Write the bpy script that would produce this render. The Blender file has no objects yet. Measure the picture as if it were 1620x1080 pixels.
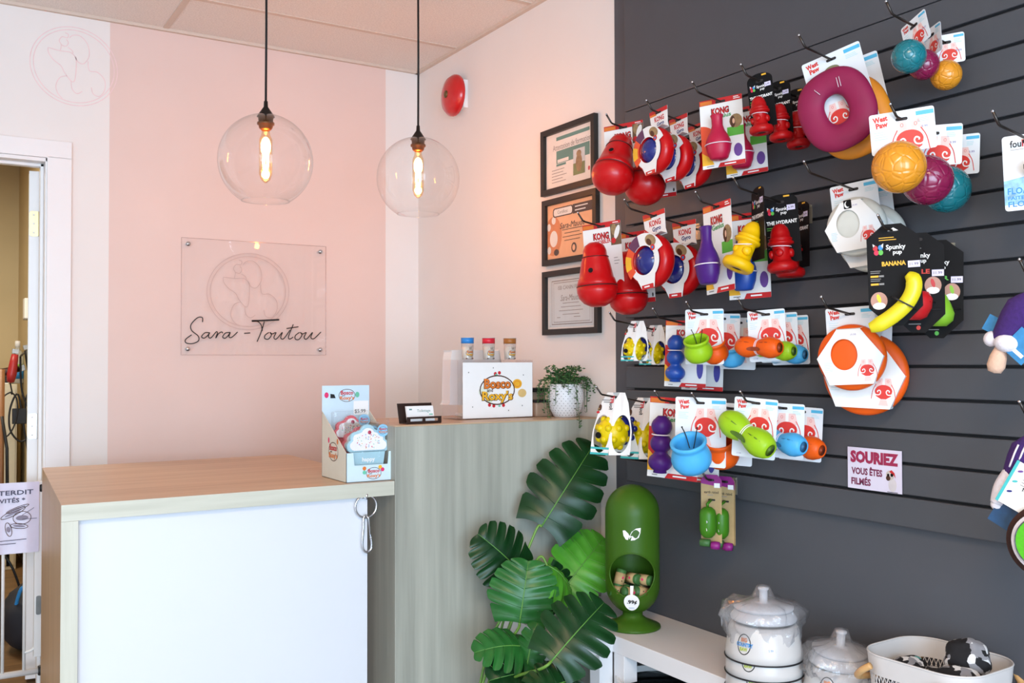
import bpy, bmesh, math, random
from mathutils import Vector, Matrix, noise
R = math.radians
PI = math.pi
random.seed(7)
S = bpy.context.scene
COL = S.collection

# ---------------------------------------------------------------- camera
F_PX = 1522.8
CAM = Vector((-1.9977, -4.1032, 1.25))
YAW, PITCH, ROLL = R(31.519), R(1.196), R(-0.134)
FWD = Vector((math.sin(YAW)*math.cos(PITCH), math.cos(YAW)*math.cos(PITCH), math.sin(PITCH)))
RT0 = Vector((math.cos(YAW), -math.sin(YAW), 0)); UP0 = RT0.cross(FWD)
RT = math.cos(ROLL)*RT0 + math.sin(ROLL)*UP0
UP = -math.sin(ROLL)*RT0 + math.cos(ROLL)*UP0
cd = bpy.data.cameras.new('camera'); cam = bpy.data.objects.new('camera', cd); COL.objects.link(cam)
cd.sensor_width = 36; cd.lens = F_PX/1620*36; cd.clip_start = 0.05
m = Matrix((RT, UP, -FWD)).transposed().to_4x4(); m.translation = CAM
cam.matrix_world = m
S.camera = cam

def at(px, py, X=None, Y=None, Z=None):
    """point of the photograph on a plane of the room"""
    d = FWD + RT*(px-810)/F_PX - UP*(py-540)/F_PX
    if X is not None: t = (X-CAM.x)/d.x
    elif Y is not None: t = (Y-CAM.y)/d.y
    else: t = (Z-CAM.z)/d.z
    return CAM + d*t

# ---------------------------------------------------------------- light
S.view_settings.view_transform = 'Standard'; S.view_settings.look = 'None'
S.view_settings.gamma = 1; S.view_settings.use_curve_mapping = False
S.view_settings.exposure = 0.54
w = bpy.data.worlds.new('sky'); S.world = w; w.use_nodes = True
w.node_tree.nodes['Background'].inputs[0].default_value = (0.80, 0.90, 1.0, 1)
w.node_tree.nodes['Background'].inputs[1].default_value = 1.0
def area(name, loc, target, sx, sy, power, color):
    l = bpy.data.lights.new(name, 'AREA'); l.shape = 'RECTANGLE'; l.size = sx; l.size_y = sy
    l.energy = power; l.color = color
    o = bpy.data.objects.new(name, l); COL.objects.link(o); o.location = loc
    o.rotation_euler = (Vector(target)-Vector(loc)).to_track_quat('-Z', 'Y').to_euler()
    return o
# daylight through the two shop windows behind the camera
area('window_daylight', (-2.9, -6.95, 1.30), (-2.9, -2.5, 0.3), 3.4, 2.0, 190, (0.57, 0.78, 1.0))
# added warm fill light under the ceiling, behind the camera
area('warm_fill_light', (-2.2, -4.3, 2.58), (-2.2, -4.3, 0), 1.1, 0.55, 46, (1.0, 0.66, 0.38))
# lamp of the room behind the door
area('back_room_light', (-2.3, 1.3, 2.5), (-2.3, 1.3, 0), 0.5, 0.5, 28, (1.0, 0.88, 0.68))

# ---------------------------------------------------------------- materials
def lin(c):
    if isinstance(c, str):
        c = c.lstrip('#'); c = [int(c[i:i+2], 16)/255 for i in (0, 2, 4)]
    return tuple((v/12.92 if v <= 0.04045 else ((v+0.055)/1.055)**2.4) for v in c)
_m = {}
def mat(name, col='#ffffff', rough=0.5, metal=0.0, var=0.06, scale=30, bump=0.0, emit=0.0, spec=0.5, coat=0.0, vscale=None):
    if name in _m: return _m[name]
    M = bpy.data.materials.new(name); _m[name] = M; M.use_nodes = True
    nt = M.node_tree; b = nt.nodes['Principled BSDF']; c = lin(col)
    tc = nt.nodes.new('ShaderNodeTexCoord'); n = nt.nodes.new('ShaderNodeTexNoise')
    n.inputs['Scale'].default_value = scale; n.inputs['Detail'].default_value = 3
    nt.links.new(tc.outputs['Object'], n.inputs['Vector'])
    r = nt.nodes.new('ShaderNodeValToRGB')
    r.color_ramp.elements[0].position = 0.3; r.color_ramp.elements[1].position = 0.7
    r.color_ramp.elements[0].color = (*[v*(1-var) for v in c], 1)
    r.color_ramp.elements[1].color = (*[min(1, v*(1+var)) for v in c], 1)
    nt.links.new(n.outputs['Fac'], r.inputs['Fac']); nt.links.new(r.outputs['Color'], b.inputs['Base Color'])
    b.inputs['Roughness'].default_value = rough; b.inputs['Metallic'].default_value = metal
    b.inputs['Specular IOR Level'].default_value = spec; b.inputs['Coat Weight'].default_value = coat
    if bump or vscale:
        bp = nt.nodes.new('ShaderNodeBump'); bp.inputs['Strength'].default_value = bump; bp.inputs['Distance'].default_value = 0.003
        if vscale:
            v = nt.nodes.new('ShaderNodeTexVoronoi'); v.feature = 'DISTANCE_TO_EDGE'; v.inputs['Scale'].default_value = vscale
            nt.links.new(tc.outputs['Object'], v.inputs['Vector'])
            mr = nt.nodes.new('ShaderNodeMapRange'); mr.inputs[2].default_value = 0.16
            mr.inputs['From Max'].default_value = 0.14
            nt.links.new(v.outputs['Distance'], mr.inputs['Value'])
            nt.links.new(mr.outputs['Result'], bp.inputs['Height'])
        else: nt.links.new(n.outputs['Fac'], bp.inputs['Height'])
        nt.links.new(bp.outputs['Normal'], b.inputs['Normal'])
    if emit:
        b.inputs['Emission Color'].default_value = (*c, 1); b.inputs['Emission Strength'].default_value = emit
    return M
def wood(name, c1, c2, axis, rough=0.45, freq=28):
    M = bpy.data.materials.new(name); _m[name] = M; M.use_nodes = True
    nt = M.node_tree; b = nt.nodes['Principled BSDF']
    tc = nt.nodes.new('ShaderNodeTexCoord'); mp = nt.nodes.new('ShaderNodeMapping')
    sc = [1, 1, 1]; sc[axis] = 0.045; mp.inputs['Scale'].default_value = sc
    nt.links.new(tc.outputs['Object'], mp.inputs['Vector'])
    n = nt.nodes.new('ShaderNodeTexNoise'); n.inputs['Scale'].default_value = freq; n.inputs['Detail'].default_value = 7; n.inputs['Roughness'].default_value = 0.62
    n2 = nt.nodes.new('ShaderNodeTexNoise'); n2.inputs['Scale'].default_value = freq*5; n2.inputs['Detail'].default_value = 3
    nt.links.new(mp.outputs['Vector'], n.inputs['Vector']); nt.links.new(mp.outputs['Vector'], n2.inputs['Vector'])
    mx = nt.nodes.new('ShaderNodeMath'); mx.operation = 'MULTIPLY_ADD'; mx.inputs[1].default_value = 0.35
    nt.links.new(n2.outputs['Fac'], mx.inputs[0]); nt.links.new(n.outputs['Fac'], mx.inputs[2])
    r = nt.nodes.new('ShaderNodeValToRGB'); r.color_ramp.elements[0].position = 0.45; r.color_ramp.elements[1].position = 0.9
    r.color_ramp.elements[0].color = (*lin(c1), 1); r.color_ramp.elements[1].color = (*lin(c2), 1)
    nt.links.new(mx.outputs[0], r.inputs['Fac']); nt.links.new(r.outputs['Color'], b.inputs['Base Color'])
    b.inputs['Roughness'].default_value = rough
    bp = nt.nodes.new('ShaderNodeBump'); bp.inputs['Strength'].default_value = 0.12; bp.inputs['Distance'].default_value = 0.002
    nt.links.new(n2.outputs['Fac'], bp.inputs['Height']); nt.links.new(bp.outputs['Normal'], b.inputs['Normal'])
    return M
def clear(name, tint='#ffffff', rough=0.02, lo=0.04, hi=0.6, bump=0.0, bscale=60, body=0.0):
    """thin clear film or pane: transparent with a glossy Fresnel layer"""
    if name in _m: return _m[name]
    M = bpy.data.materials.new(name); _m[name] = M; M.use_nodes = True
    nt = M.node_tree; nt.nodes.remove(nt.nodes['Principled BSDF']); out = nt.nodes['Material Output']
    t = nt.nodes.new('ShaderNodeBsdfTransparent'); t.inputs[0].default_value = (*lin(tint), 1)
    g = nt.nodes.new('ShaderNodeBsdfGlossy'); g.inputs['Roughness'].default_value = rough
    lw = nt.nodes.new('ShaderNodeLayerWeight'); lw.inputs[0].default_value = 0.25
    mr = nt.nodes.new('ShaderNodeMapRange'); mr.inputs['To Min'].default_value = lo; mr.inputs['To Max'].default_value = hi
    nt.links.new(lw.outputs['Facing'], mr.inputs['Value'])
    mr.interpolation_type = 'SMOOTHERSTEP'
    mx = nt.nodes.new('ShaderNodeMixShader'); nt.links.new(mr.outputs['Result'], mx.inputs[0])
    if body:
        d = nt.nodes.new('ShaderNodeBsdfDiffuse'); d.inputs[0].default_value = (0.9, 0.9, 0.92, 1)
        m2 = nt.nodes.new('ShaderNodeMixShader'); m2.inputs[0].default_value = body
        nt.links.new(t.outputs[0], m2.inputs[1]); nt.links.new(d.outputs[0], m2.inputs[2]); nt.links.new(m2.outputs[0], mx.inputs[1])
    else: nt.links.new(t.outputs[0], mx.inputs[1])
    nt.links.new(g.outputs[0], mx.inputs[2]); nt.links.new(mx.outputs[0], out.inputs['Surface'])
    if bump:
        tc = nt.nodes.new('ShaderNodeTexCoord'); n = nt.nodes.new('ShaderNodeTexNoise'); n.inputs['Scale'].default_value = bscale; n.inputs['Detail'].default_value = 4
        nt.links.new(tc.outputs['Object'], n.inputs['Vector'])
        bp = nt.nodes.new('ShaderNodeBump'); bp.inputs['Strength'].default_value = bump; bp.inputs['Distance'].default_value = 0.01
        nt.links.new(n.outputs['Fac'], bp.inputs['Height'])
        nt.links.new(bp.outputs['Normal'], g.inputs['Normal'])
    return M

# ---------------------------------------------------------------- mesh builder
_tx = {}
def text_geo(s, bold, shear):
    k = (s, bold, shear)
    if k in _tx: return _tx[k]
    cu = bpy.data.curves.new('lettering', 'FONT'); cu.body = s; cu.size = 1; cu.resolution_u = 2; cu.offset = bold; cu.shear = shear
    o = bpy.data.objects.new('lettering', cu); COL.objects.link(o)
    me = o.to_mesh(); vs = [v.co.copy() for v in me.vertices]; fs = [tuple(p.vertices) for p in me.polygons]
    o.to_mesh_clear(); bpy.data.objects.remove(o); bpy.data.curves.remove(cu)
    if vs:
        x0 = min(v.x for v in vs); x1 = max(v.x for v in vs); y0 = min(v.y for v in vs); y1 = max(v.y for v in vs)
    else: x0 = x1 = y0 = y1 = 0
    _tx[k] = (vs, fs, x0, x1, y0, y1); return _tx[k]
def spline(pts, n=6, closed=False):
    P = [Vector(p) for p in pts]; out = []
    N = len(P); rng = N if closed else N-1
    for i in range(rng):
        p1, p2 = P[i], P[(i+1) % N]
        p0 = P[i-1] if (i > 0 or closed) else p1
        p3 = P[(i+2) % N] if (i+2 < N or closed) else p2
        for k in range(n):
            t = k/n
            out.append(0.5*((2*p1)+(p2-p0)*t+(2*p0-5*p1+4*p2-p3)*t*t+(3*p1-p0-3*p2+p3)*t**3))
    if not closed: out.append(P[-1])
    return out
def rrect(x0, z0, x1, z1, r, n=4):
    o = []
    for cx, cz, a in ((x1-r, z0+r, -90), (x1-r, z1-r, 0), (x0+r, z1-r, 90), (x0+r, z0+r, 180)):
        for i in range(n+1):
            t = R(a+90*i/n); o.append((cx+r*math.cos(t), cz+r*math.sin(t)))
    return o
def ellipse(cx, cz, rx, rz, n=24, a0=0, a1=360, rot=0):
    o = []; k = n if abs(a1-a0) >= 360 else n+1; c, s = math.cos(R(rot)), math.sin(R(rot))
    for i in range(k):
        t = R(a0+(a1-a0)*i/n); x, z = rx*math.cos(t), rz*math.sin(t)
        o.append((cx+x*c-z*s, cz+x*s+z*c))
    return o
class MB:
    def __init__(s): s.v = []; s.f = []; s.mi = []; s.sm = []; s.mats = []; s.T = Matrix.Identity(4)
    def add(s, vs, fs, m, smooth=False):
        if m not in s.mats: s.mats.append(m)
        k = s.mats.index(m); b = len(s.v)
        s.v += [s.T @ Vector(v) for v in vs]
        for f in fs: s.f.append(tuple(b+i for i in f)); s.mi.append(k); s.sm.append(smooth)
    def box(s, x0, y0, z0, x1, y1, z1, m):
        v = [(x, y, z) for x in (x0, x1) for y in (y0, y1) for z in (z0, z1)]
        s.add(v, [(0, 1, 3, 2), (4, 6, 7, 5), (0, 4, 5, 1), (2, 3, 7, 6), (0, 2, 6, 4), (1, 5, 7, 3)], m)
    def bbox(s, x0, y0, z0, x1, y1, z1, m, b=0.004):
        bm = bmesh.new(); bmesh.ops.create_cube(bm, size=1)
        for v in bm.verts: v.co = Vector(((x0+x1)/2+v.co.x*(x1-x0), (y0+y1)/2+v.co.y*(y1-y0), (z0+z1)/2+v.co.z*(z1-z0)))
        bmesh.ops.bevel(bm, geom=bm.edges[:], offset=b, segments=2, affect='EDGES', profile=0.6)
        s.bm(bm, m, False)
    def bm(s, bm, m, smooth):
        bm.verts.index_update(); s.add([v.co.copy() for v in bm.verts], [tuple(v.index for v in f.verts) for f in bm.faces], m, smooth); bm.free()
    def prism(s, o, y0, y1, m, back=None):
        n = len(o); v = [(x, y0, z) for x, z in o]+[(x, y1, z) for x, z in o]
        s.add(v, [tuple(range(n))], m); s.add(v, [tuple(range(2*n-1, n-1, -1))], back or m)
        s.add(v, [(i, i+n, (i+1) % n+n, (i+1) % n) for i in range(n)], m)
    def ringprism(s, o, inn, y0, y1, m):
        n = len(o); v = [(x, y0, z) for x, z in o]+[(x, y0, z) for x, z in inn]+[(x, y1, z) for x, z in o]+[(x, y1, z) for x, z in inn]
        f = []
        for i in range(n):
            j = (i+1) % n
            f += [(i, j, n+j, n+i), (2*n+i, 3*n+i, 3*n+j, 2*n+j), (i, 2*n+i, 2*n+j, j), (n+i, n+j, 3*n+j, 3*n+i)]
        s.add(v, f, m)
    def flat(s, o, y, m): s.add([(x, y, z) for x, z in o], [tuple(range(len(o)))], m)
    def rect(s, x0, z0, x1, z1, y, m): s.flat([(x0, z0), (x1, z0), (x1, z1), (x0, z1)], y, m)
    def lathe(s, prof, m, n=32, c=(0, 0, 0), axis='z', smooth=True, sx=1, sy=1, lump=None):
        v = []; f = []
        for r, z in prof:
            for i in range(n):
                a = 2*PI*i/n; x, y = r*math.cos(a)*sx, r*math.sin(a)*sy
                p = {'z': (x, y, z), 'x': (z, x, y), 'y': (x, z, y)}[axis]
                v.append((p[0]+c[0], p[1]+c[1], p[2]+c[2]))
        for k in range(len(prof)-1):
            for i in range(n):
                j = (i+1) % n; q = (k*n+i, k*n+j, (k+1)*n+j, (k+1)*n+i)
                f.append(q if axis != 'y' else q[::-1])
        if prof[0][0] > 1e-5: f.append(tuple(range(n))[::-1])
        if prof[-1][0] > 1e-5: f.append(tuple((len(prof)-1)*n+i for i in range(n)))
        s.add(v, f, m, smooth)
    def shell(s, prof, m, n=40, c=(0, 0, 0)):
        v = []; f = []
        for r, z in prof:
            for i in range(n):
                a = 2*PI*i/n; v.append((r*math.cos(a)+c[0], r*math.sin(a)+c[1], z+c[2]))
        for k in range(len(prof)-1):
            for i in range(n):
                j = (i+1) % n; f.append((k*n+i, k*n+j, (k+1)*n+j, (k+1)*n+i))
        s.add(v, f, m, True)
    def ell(s, c, rx, ry, rz, m, n=24):
        h = n//2
        prof = [(math.sin(PI*i/h), -math.cos(PI*i/h)) for i in range(h+1)]
        v = []; f = []
        for r, z in prof:
            for i in range(n):
                a = 2*PI*i/n; v.append((c[0]+rx*r*math.cos(a), c[1]+ry*r*math.sin(a), c[2]+rz*z))
        for k in range(h):
            for i in range(n):
                j = (i+1) % n; f.append((k*n+i, k*n+j, (k+1)*n+j, (k+1)*n+i))
        s.add(v, f, m, True)
    def tube(s, pts, r, m, n=8, closed=False, flat=1.0):
        P = [Vector(p) for p in pts]; N = len(P); rr = r if isinstance(r, (list, tuple)) else [r]*N
        v = []; f = []; pu = None
        for i in range(N):
            a = P[(i+1) % N] if (closed or i < N-1) else P[i]; b = P[i-1] if (closed or i > 0) else P[i]
            t = (a-b); t = t.normalized() if t.length > 1e-9 else Vector((0, 0, 1))
            if pu is None:
                pu = t.orthogonal().normalized()
                if abs(t.y) < 0.9: pu = (Vector((0, 1, 0))-t*t.y).normalized()
            else:
                pu = (pu-t*pu.dot(t)); pu = pu.normalized() if pu.length > 1e-6 else t.orthogonal().normalized()
            w_ = t.cross(pu)
            for k in range(n):
                an = 2*PI*k/n; v.append(P[i]+pu*(rr[i]*flat*math.cos(an))+w_*(rr[i]*math.sin(an)))
        for i in range(N if closed else N-1):
            for k in range(n):
                l = (k+1) % n; j = (i+1) % N; f.append((i*n+k, i*n+l, j*n+l, j*n+k))
        if not closed: f += [tuple(range(n))[::-1], tuple((N-1)*n+k for k in range(n))]
        s.add(v, f, m, True)
    def torus(s, c, RX, RZ, r, m, n=40, k=14, ry=None, sq=1.0):
        """ring standing in the xz plane; sq<1 squares the outline"""
        v = []; f = []; ry = ry or r
        for i in range(n):
            a = 2*PI*i/n; ca, sa = math.cos(a), math.sin(a)
            e = lambda q: math.copysign(abs(q)**sq, q)
            for j in range(k):
                b = 2*PI*j/k; q = r*math.cos(b)
                v.append((c[0]+(RX+q)*e(ca), c[1]+ry*math.sin(b), c[2]+(RZ+q)*e(sa)))
        for i in range(n):
            for j in range(k):
                i2, j2 = (i+1) % n, (j+1) % k; f.append((i*k+j, i*k+j2, i2*k+j2, i2*k+j))
        s.add(v, f, m, True)
    def strip(s, pts, w_, y, m, closed=False):
        """flat stroke of width w_ through xz points"""
        P = [Vector((p[0], p[1])) for p in pts]; N = len(P); v = []; f = []
        for i in range(N):
            a = P[(i+1) % N] if (closed or i < N-1) else P[i]; b = P[i-1] if (closed or i > 0) else P[i]
            t = a-b; t = t.normalized() if t.length > 1e-9 else Vector((1, 0)); q = Vector((-t.y, t.x))*w_/2
            for k in (P[i]-q, P[i]+q): v.append((k.x, y, k.y))
        for i in range(N if closed else N-1):
            j = (i+1) % N; f.append((2*i, 2*j, 2*j+1, 2*i+1))
        s.add(v, f, m)
    def text(s, t, x, z, h, m, y=-0.001, bold=0.02, w=None, al='c', rot=0, shear=0.0):
        """lettering facing -y; h is the height of the whole line; w stretches it to a width"""
        vs, fs, x0, x1, y0, y1 = text_geo(t, bold, shear)
        if not vs: return
        k = h/(y1-y0); kx = (w/(x1-x0)) if w else k
        wd = (x1-x0)*kx; ox = {'c': -wd/2, 'l': 0, 'r': -wd}[al]
        c, sn = math.cos(R(rot)), math.sin(R(rot)); out = []
        for v in vs:
            px, pz = ox+(v.x-x0)*kx, (v.y-y0)*k-h/2
            out.append((x+px*c-pz*sn, y, z+px*sn+pz*c))
        s.add(out, fs, m)
    def wrap(s, fn, since):
        for i in range(since, len(s.v)): s.v[i] = fn(s.v[i])
    def build(s, name, parent=None, loc=None, rot=None, bevel=0, merge=False):
        me = bpy.data.meshes.new(name); me.from_pydata([tuple(v) for v in s.v], [], s.f)
        for M in s.mats: me.materials.append(M)
        me.polygons.foreach_set('material_index', s.mi); me.polygons.foreach_set('use_smooth', s.sm); me.update()
        if merge:
            bm = bmesh.new(); bm.from_mesh(me); bmesh.ops.remove_doubles(bm, verts=bm.verts, dist=1e-5); bmesh.ops.recalc_face_normals(bm, faces=bm.faces); bm.to_mesh(me); bm.free()
        o = bpy.data.objects.new(name, me); COL.objects.link(o)
        if parent: o.parent = parent
        if loc is not None: o.location = loc
        if rot is not None: o.rotation_euler = rot
        if bevel:
            b = o.modifiers.new('bevel', 'BEVEL'); b.width = bevel; b.segments = 2; b.limit_method = 'ANGLE'
        return o
def tag(o, label, cat, group=None):
    o['label'] = label; o['category'] = cat
    if group: o['group'] = group
    return o
def thing(name, label, cat, loc=(0, 0, 0), rz=0, group=None, rx=0, ry=0):
    o = bpy.data.objects.new(name, None); COL.objects.link(o); o.empty_display_size = 0.05
    o.location = loc; o.rotation_euler = (R(rx), R(ry), R(rz)); return tag(o, label, cat, group)
def struct(o): o['kind'] = 'structure'; return o
# ---------------------------------------------------------------- the room
CEIL = 2.623
white_wall = mat('white_wall_paint', '#eee7e1', 0.75, var=0.012, scale=4, bump=0.03)
pink_wall = mat('pink_wall_paint', '#e7ccc1', 0.72, var=0.015, scale=4, bump=0.03)
grey_wall = mat('grey_wall_paint', '#4f5157', 0.55, var=0.03, scale=6, bump=0.02)
slat_grey = mat('grey_slat_paint', '#4b4d52', 0.5, var=0.03, scale=8, bump=0.02)
white_trim = mat('white_trim_paint', '#f1ece9', 0.4, var=0.01, scale=5)
beige_wall = mat('beige_wall_paint', '#cbb78e', 0.8, var=0.03, scale=3)
dark_gap = mat('dark_gap', '#1c1b1d', 0.8, var=0.1)
floor_wood = wood('brown_floor_boards', '#5b4229', '#8a6a46', 0, 0.45, 12)
tile = mat('ceiling_tile', '#ebe1d8', 0.9, var=0.10, scale=170, bump=0.35)
tbar = mat('ceiling_bar', '#d9c6b6', 0.6, var=0.02)

b = MB()   # back wall with the doorway (opening x -2.40..-1.583, head 2.04)
def wall_y(x0, x1, z0, z1, m): b.box(x0, 0, z0, x1, 0.12, z1, m)
wall_y(-5.2, -2.40, 0, CEIL, white_wall); wall_y(-2.40, -1.583, 2.04, CEIL, white_wall)
wall_y(-1.583, -1.366, 0, CEIL, white_wall); wall_y(-1.366, -0.168, 0, CEIL, pink_wall); wall_y(-0.168, 0.12, 0, CEIL, white_wall)
struct(b.build('wall_back'))
b = MB()
b.box(0, -1.516, 0, 0.12, 0, CEIL, white_wall); b.box(0, -7.1, 0, 0.12, -1.516, CEIL, grey_wall)
struct(b.build('wall_right'))
b = MB(); b.box(-5.2, -7.1, 0, -5.08, 0, CEIL, white_wall); struct(b.build('wall_left'))
b = MB()   # front wall around the shop window
b.box(-5.08, -7.1, 0, -4.65, -6.98, CEIL, white_wall); b.box(-1.15, -7.1, 0, 0, -6.98, CEIL, white_wall)
b.box(-4.65, -7.1, 0, -1.15, -6.98, 0.28, white_wall); b.box(-4.65, -7.1, 2.42, -1.15, -6.98, CEIL, white_wall)
struct(b.build('wall_front'))
b = MB()
for x in (-4.65, -3.5, -2.34, -1.21): b.box(x, -7.07, 0.28, x+0.06, -7.0, 2.42, white_trim)
b.box(-4.59, -7.07, 0.28, -1.21, -7.0, 0.34, white_trim); b.box(-4.59, -7.07, 2.36, -1.21, -7.0, 2.42, white_trim)
struct(b.build('window_1'))
b = MB(); b.box(-5.2, -7.1, -0.06, 0.12, 0.02, 0, mat('grey_vinyl_floor', '#a3a5a8', 0.4, var=0.05, scale=9)); struct(b.build('floor'))
b = MB(); b.box(-5.2, 0.02, -0.06, 0.12, 3.2, 0, floor_wood); struct(b.build('floor_backroom'))
b = MB()   # suspended ceiling with its bars
b.box(-5.2, -7.1, CEIL, 0.12, 0.12, CEIL+0.05, tile)
y = -0.406
while y > -7: b.box(-5.08, y-0.012, CEIL-0.003, 0, y+0.012, CEIL, tbar); y -= 0.61
x = -1.155
while x > -5: b.box(x-0.012, -7, CEIL-0.003, x+0.012, 0, CEIL, tbar); x -= 1.22
b.box(-5.08, -0.018, CEIL-0.012, 0, 0, CEIL-0.0, tbar); b.box(-0.018, -7, CEIL-0.012, 0, 0, CEIL, tbar)
struct(b.build('ceiling'))
# slat panel of the right wall
b = MB()
Z0 = 0.857
b.box(-0.012, -5.2, Z0, 0, -1.628, 2.1, dark_gap)
prof = []
for k in range(16):
    z0 = Z0+0.0762*k; z1 = z0+0.0762
    b.box(-0.03 if False else -0.024, -5.2, z0+0.002, -0.008, -1.60, z1-0.005, slat_grey)
b.box(-0.024, -5.2, Z0+0.0762*16-0.003, -0.0, -1.60, CEIL, slat_grey)
o = struct(b.build('wall_right_slats', bevel=0.0025))
# door frame, casing, open leaf
b = MB()
b.box(-1.592, -0.022, 0, -1.505, 0, 2.045, white_trim); b.box(-2.48, -0.022, 2.04, -1.505, 0, 2.108, white_trim); b.box(-2.48, -0.022, 0, -2.39, 0, 2.04, white_trim)
b.box(-1.598, -0.012, 0, -1.583, 0.12, 2.04, white_trim); b.box(-2.40, -0.012, 2.025, -1.583, 0.12, 2.04, white_trim); b.box(-2.40, -0.012, 0, -2.385, 0.12, 2.04, white_trim)
b.box(-1.610, 0.04, 0, -1.598, 0.075, 2.025, white_trim); b.box(-2.385, 0.04, 2.013, -1.598, 0.075, 2.025, white_trim)
struct(b.build('trim_1', bevel=0.002))
dr = thing('door_1', 'white door standing open into the back room', 'door', (-1.602, 0.125, 0), -8); dr['kind'] = 'structure'
b = MB(); b.bbox(-0.04, 0.0, 0.01, -0.002, 0.80, 2.01, white_trim, 0.002); b.box(-0.042, 0.02, 0.02, -0.04, 0.78, 2.0, mat('door_face_warm_tint', '#dccfa6', 0.6)); b.build('leaf', dr)  # white leaf; reflected warm light is painted into its face as cream
brass = mat('brass_hinge', '#c8b98c', 0.35, 0.6); steel = mat('steel_hinge', '#a9a9a6', 0.3, 0.9)
for z, M in ((1.80, brass), (1.00, steel)):
    b = MB(); b.prism(rrect(-0.038, z-0.05, -0.002, z+0.05, 0.01), -0.004, 0.0, M)
    for dz in (-0.035, 0.0, 0.035): b.lathe([(0.004, -0.006), (0.003, -0.004)], white_trim, 8, (-0.022, 0, z+dz), 'y')
    b.tube([(0.0, -0.004, z-0.05), (0.0, -0.004, z+0.05)], 0.005, M); b.build('hinge', dr)
# back room
b = MB(); b.box(-5.2, 3.1, 0, 0, 3.2, CEIL, beige_wall); struct(b.build('wall_backroom'))
b = MB(); b.box(-1.45, 0.95, 0, -1.35, 3.1, CEIL, beige_wall); b.box(-1.45, 0.12, 0, -1.35, 0.95, CEIL, beige_wall); struct(b.build('wall_backroom_right'))
b = MB(); b.box(-5.2, 0.12, 0, -5.1, 3.1, CEIL, beige_wall); struct(b.build('wall_backroom_left'))
b = MB(); b.box(-5.2, 0.12, CEIL, 0, 3.2, CEIL+0.05, tile); struct(b.build('ceiling_backroom'))

# ---------------------------------------------------------------- counters
oak_x = wood('warm_oak', '#b28e6b', '#cdae8e', 0, 0.4, 24)
oak_z = wood('warm_oak_upright', '#a17c54', '#bf9a70', 2, 0.4, 26)
grey_x = wood('grey_oak', '#b7b6a5', '#d3d2c3', 0, 0.5, 14)
grey_z = wood('grey_oak_upright', '#8f9085', '#c2c2b4', 2, 0.5, 7)
lam = mat('white_laminate', '#dde0e6', 0.35, var=0.006, scale=3)
LZ, TZ, YF = 0.89, 1.057, -1.43
c = thing('low_counter', 'low reception counter with warm oak top, oak left end and glossy white front panel', 'counter', (-1.23, -0.95, 0))
def rel(v): return (v[0]+1.23, v[1]+0.95, v[2])
def slab(poly, z0, z1, mt, ms, name, parent):
    q = MB(); n = len(poly)
    v = [rel((x, y, z0)) for x, y in poly]+[rel((x, y, z1)) for x, y in poly]
    q.add(v, [tuple(range(n, 2*n))], mt); q.add(v, [tuple(range(n))[::-1]], mt)
    for i in range(n):
        j = (i+1) % n; q.add(v, [(i, j, n+j, n+i)], ms[i])
    return q.build(name, parent, bevel=0.0012)
slab([(-1.694, YF), (-0.776, YF), (-0.776, -0.44), (-1.642, -0.44)], LZ-0.042, LZ, oak_x, [grey_x, grey_x, oak_x, oak_z], 'worktop', c)
slab([(-1.694, YF), (-1.654, YF), (-1.602, -0.44), (-1.642, -0.44)], 0, LZ-0.0425, oak_z, [wood('grey_oak_side', '#b7b6a5', '#d3d2c3', 2, 0.5, 14), oak_z, oak_z, oak_z], 'end_panel', c)
slab([(-1.651, YF+0.022), (-0.855, YF+0.022), (-0.855, YF+0.042), (-1.651, YF+0.042)], 0, LZ-0.043, lam, [lam]*4, 'front_panel', c)
t = thing('tall_counter', 'tall grey oak counter block between the low counter and the right wall', 'counter', (-0.387, -1.25, 0))
b = MB(); b.box(-0.387, -0.18, 0, 0.385, 0.20, TZ-0.004, grey_z); b.build('body', t, bevel=0.0015)
b = MB(); b.box(-0.387, -0.18, TZ-0.004, 0.385, 0.20, TZ, oak_x); b.build('top', t)

# carabiner on its ring
chrome = mat('chrome', '#d9dbe0', 0.12, 1.0, var=0.02)
p = at(577, 800, Y=YF+0.018)
k = thing('carabiner_hook', 'chrome ring with a hanging snap hook on the white panel under the worktop', 'hook', (p.x, YF+0.0215, p.z))
b = MB(); b.bbox(-0.012, -0.006, 0.022, 0.012, -0.0, 0.045, chrome, 0.002); b.tube([(0, -0.004, 0.028), (0, -0.018, 0.024), (0, -0.02, 0.038)], 0.004, chrome); b.build('bracket', k)
b = MB(); b.torus((0, -0.013, 0), 0.034, 0.034, 0.0032, chrome, 36, 10); b.build('ring', k)
b = MB(); b.tube(spline([(0.0, -0.013, -0.026), (-0.008, -0.014, -0.034), (-0.009, -0.015, -0.06), (-0.013, -0.016, -0.11), (-0.008, -0.016, -0.13), (0.004, -0.016, -0.136), (0.015, -0.016, -0.128), (0.017, -0.016, -0.11), (0.014, -0.016, -0.09)], 5), 0.0035, chrome, 8)
b.build('snap_hook', k)
b = MB(); b.tube([(0.014, -0.016, -0.092), (0.008, -0.015, -0.036), (0.001, -0.013, -0.026)], 0.003, chrome, 8); b.build('gate_bar', k)

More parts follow.
